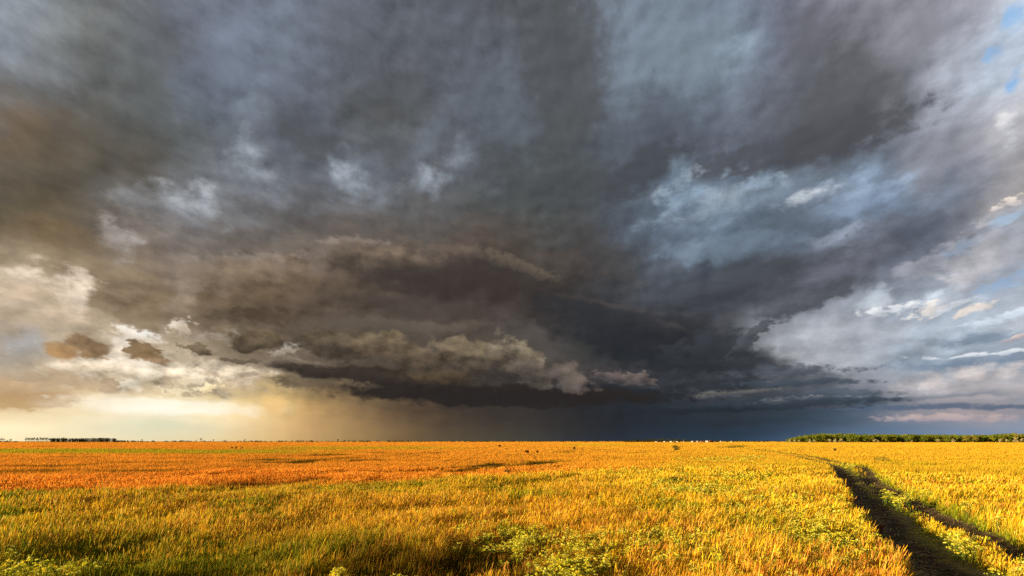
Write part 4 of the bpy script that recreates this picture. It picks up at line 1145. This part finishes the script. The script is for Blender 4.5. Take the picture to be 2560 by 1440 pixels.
for px_, h_, lb_ in [(355, 6.0, 'lone small tree above the scrub right of the dark wood'), (503, 9.0, 'largest round tree in the scrub line left of the storm light'),
                     (534, 6.0, 'small tree right of the largest round one in the scrub line'), (562, 4.5, 'tiny tree in the gap of the scrub line'),
                     (612, 6.0, 'small tree left of the rain curtain'), (845, 7.0, 'small peaked tree under the bright rain curtain'),
                     (862, 5.0, 'lower tree right of the peaked one under the rain')]:
    o = copy_thing(row2, (at_px(px_, 1290), 1290, 0), px_, (h_ + 2) / 10.6); o.scale = ((h_ + 2) / 10.6 * 1.9, (h_ + 2) / 10.6 * 1.9, (h_ + 2) / 10.6)
    tag(o, lb_, 'tree', 'single trees in the scrub line')

# --- lone bushes out in the field
def bush_at(px_, py_, h_, w_, base, seed, label, name='bush', n=260, leaf=0.09, low=0.12, cat='bush', grp=None):
    x, y = spot(px_, py_, 0.0)
    o = make_tree(name, h_, w_, base, seed, n, leaf, low, crown='leaves', trunk='stem')
    o.location = (x, y, float(land(np.array([x]), np.array([y]))[0]))
    return tag(o, label, cat, grp)
bush_at(1690, 1128.5, 1.6, 2.2, (0.075, 0.085, 0.022), 201, 'dark green bush standing alone in the golden grass, largest in the field', n=620, leaf=0.10)
bush_at(1687, 1109, 3.4, 4.6, (0.30, 0.24, 0.07), 202, 'pale-topped little tree against the white farm sheds', name='tree', cat='tree', n=420, leaf=0.26)
bush_at(1436, 1126, 1.05, 1.0, (0.060, 0.060, 0.022), 203, 'squarish dark shrub in the field left of the largest bush', n=420, leaf=0.09)
bush_at(1456, 1126.5, 0.62, 0.8, (0.20, 0.07, 0.025), 204, 'low rusty tuft at the foot of the squarish dark shrub', n=160, leaf=0.08, cat='shrub')
bush_at(1319, 1136, 0.86, 1.0, (0.060, 0.022, 0.012), 205, 'dark brown spreading tuft, left of a close pair in the field', n=300, leaf=0.08, cat='shrub', grp='pair of dark tufts in the field')
bush_at(1344, 1136, 0.80, 0.7, (0.070, 0.030, 0.012), 206, 'dark brown tuft, right of a close pair in the field', n=240, leaf=0.08, cat='shrub', grp='pair of dark tufts in the field')
bush_at(1250, 1119.5, 1.05, 1.2, (0.055, 0.016, 0.010), 207, 'dark red leaning shrub far out under the rain', n=300, leaf=0.10, cat='shrub')
bush_at(1245.5, 1119.5, 0.95, 0.3, (0.055, 0.018, 0.010), 208, 'thin dark upright shrub touching the dark red leaning one', n=120, leaf=0.08, cat='shrub')
bush_at(2087, 1130, 1.0, 1.1, (0.080, 0.060, 0.025), 209, 'twiggy brown shrub standing in the golden field above the track', n=260, leaf=0.08, cat='shrub')
bush_at(1943, 1115, 1.0, 0.8, (0.10, 0.09, 0.03), 210, 'tiny green shrub far up the field beyond the track', n=120, leaf=0.10)
bush_at(580, 1123.5, 0.85, 0.9, (0.11, 0.10, 0.02), 211, 'olive bush, leftmost of three plants on the green strip', n=200, leaf=0.09)
bush_at(590, 1123.5, 1.0, 0.8, (0.12, 0.10, 0.02), 212, 'tallest olive bush of three on the green strip', n=200, leaf=0.09)
bush_at(602.5, 1124, 0.95, 0.35, (0.09, 0.05, 0.015), 213, 'thin dark upright weed, left one of two on the green strip', n=120, leaf=0.08, cat='weed')
bush_at(607, 1124, 0.95, 0.35, (0.09, 0.05, 0.015), 214, 'thin dark upright weed, right one of two on the green strip', n=120, leaf=0.08, cat='weed')
bush_at(1836 - 140, 1226, 0.78, 2.6, (0.08, 0.10, 0.02), 215, 'wide low dark green bush among the yellow flowers', n=620, leaf=0.06)
bush_at(1700, 1193, 0.75, 1.7, (0.09, 0.11, 0.02), 216, 'smaller low green bush beyond the wide one among the flowers', n=400, leaf=0.06)
bush_at(2200, 1158, 0.85, 2.2, (0.14, 0.15, 0.03), 217, 'grey-green low bush in the gold right of the track', n=300, leaf=0.08)
bush_at(1266, 1196, 0.85, 0.5, (0.07, 0.07, 0.03), 218, 'dark upright weed standing at the middle of the field edge', n=140, leaf=0.05, cat='weed')

# =========================================================== the farm on the horizon
def slab(v_, q_, lo, hi):
    b_ = len(v_)
    for z in (lo[2], hi[2]):
        for (x, y) in ((lo[0], lo[1]), (hi[0], lo[1]), (hi[0], hi[1]), (lo[0], hi[1])): v_.append((x, y, z))
    for f_ in ((3, 2, 1, 0), (4, 5, 6, 7), (0, 1, 5, 4), (1, 2, 6, 5), (2, 3, 7, 6), (3, 0, 4, 7)): q_.append(tuple(b_ + k for k in f_))

def building(px_, Y, w_, d_, hw, hr_, wall_m, roof_m, label, rz=0.5, name='farm_building', door=True, cat='farm building'):
    t_ = empty(name, at_px(px_, Y), Y, 0, rz)
    tag(t_, label, cat, 'buildings of the farm on the horizon')
    w_, d_, hw, hr_ = w_ * 0.85, d_ * 0.85, hw * 0.78, hr_ * 0.78
    a, b_ = w_ / 2, d_ / 2
    v_ = [(-a, -b_, 0), (a, -b_, 0), (a, b_, 0), (-a, b_, 0), (-a, -b_, hw), (a, -b_, hw), (a, b_, hw), (-a, b_, hw), (0, -b_, hr_), (0, b_, hr_)]
    mesh_obj('wall', v_, [(0, 1, 5, 4), (2, 3, 7, 6), (1, 2, 6, 5), (3, 0, 4, 7)], [(4, 5, 8), (6, 7, 9)], wall_m, parent=t_)
    e = 0.25; th = 0.14
    rv, rq = [], []
    for s_ in (-1, 1):
        k0 = len(rv)
        sl_ = (hr_ - hw) / a
        for dz_ in (0.01, th):
            rv += [(0, -b_ - e, hr_ + dz_), (0, b_ + e, hr_ + dz_), (s_ * (a + e), b_ + e, hw - e * sl_ + dz_), (s_ * (a + e), -b_ - e, hw - e * sl_ + dz_)]
        rq += [tuple(k0 + i for i in f_) for f_ in ((0, 1, 2, 3), (7, 6, 5, 4), (0, 4, 5, 1), (1, 5, 6, 2), (2, 6, 7, 3), (3, 7, 4, 0))]
    ro = mesh_obj('roof', rv, rq, None, roof_m, parent=t_)
    if door:
        dv, dq = [], []; slab(dv, dq, (-w_ * 0.18, -b_ - 0.06, 0.0), (w_ * 0.18, -b_ + 0.02, hw * 0.8))
        mesh_obj('door', dv, dq, None, dark_m, parent=t_)
    for s_ in (-0.5, 0.0, 0.5):
        dv, dq = [], []; slab(dv, dq, (a - 0.02, s_ * d_ * 0.6 - 0.5, hw * 0.45), (a + 0.05, s_ * d_ * 0.6 + 0.5, hw * 0.8))
        mesh_obj('window', dv, dq, None, dark_m, parent=t_)
    return t_
white_m = solid_mat('limewash', (0.50, 0.46, 0.38), 0.8, 0.12); red_m = solid_mat('clay tiles', (0.26, 0.07, 0.045), 0.8, 0.3)
brick_m = solid_mat('dull red brick', (0.20, 0.06, 0.04), 0.85, 0.3); dark_m = solid_mat('dark boards', (0.04, 0.03, 0.025), 0.8); tin_m = solid_mat('pale sheet roof', (0.34, 0.30, 0.26), 0.6, 0.15)
building(1643, 1000, 9, 5, 2.2, 3.4, solid_mat('pale render', (0.45, 0.36, 0.27), 0.8), tin_m, 'low pale brown shed, leftmost of the farm', 0.2)
building(1662, 1000, 5, 4, 2.6, 4.6, white_m, tin_m, 'small whitish shed left of the pale-topped tree', 0.7)
building(1678, 1000, 5, 8, 3.0, 3.8, white_m, tin_m, 'flat white farm block just left of the pale-topped tree', 0.4)
building(1693, 1000, 4.5, 8, 2.8, 3.6, white_m, tin_m, 'flat white farm block just right of the pale-topped tree', 0.3)
building(1710, 1000, 2.5, 3, 2.8, 4.0, white_m, tin_m, 'tiny pale hut between the white block and the gabled barn', 0.4)
building(1732, 1000, 5.5, 7, 2.4, 5.4, white_m, tin_m, 'white gabled barn with a dark doorway', 0.15)
building(1744, 1000, 7, 6, 4.0, 5.0, white_m, tin_m, 'broad square white house right of the gabled barn', 0.15)
building(1757, 1010, 15, 7, 2.6, 4.8, brick_m, tin_m, 'long low red brick byre with a pale roof', 0.05, door=False)
building(1768, 1000, 4, 8, 3.8, 6.0, white_m, tin_m, 'white gable end at the right end of the brick byre', 0.5)
building(1777, 1010, 12, 7, 3.4, 6.6, brick_m, red_m, 'farmhouse with a dull red tiled roof', 0.2, name='farmhouse', cat='house')
building(1787, 1000, 5, 5, 2.0, 3.2, brick_m, tin_m, 'low pink shed right of the red-roofed farmhouse', 0.2)
building(1802, 1000, 3.2, 4, 2.6, 5.4, white_m, tin_m, 'small white pointed shed right of the farmhouse', 0.3)
building(1829, 1000, 2.5, 3, 2.6, 4.6, white_m, tin_m, 'last tiny white hut, farthest right of the farm', 0.4)
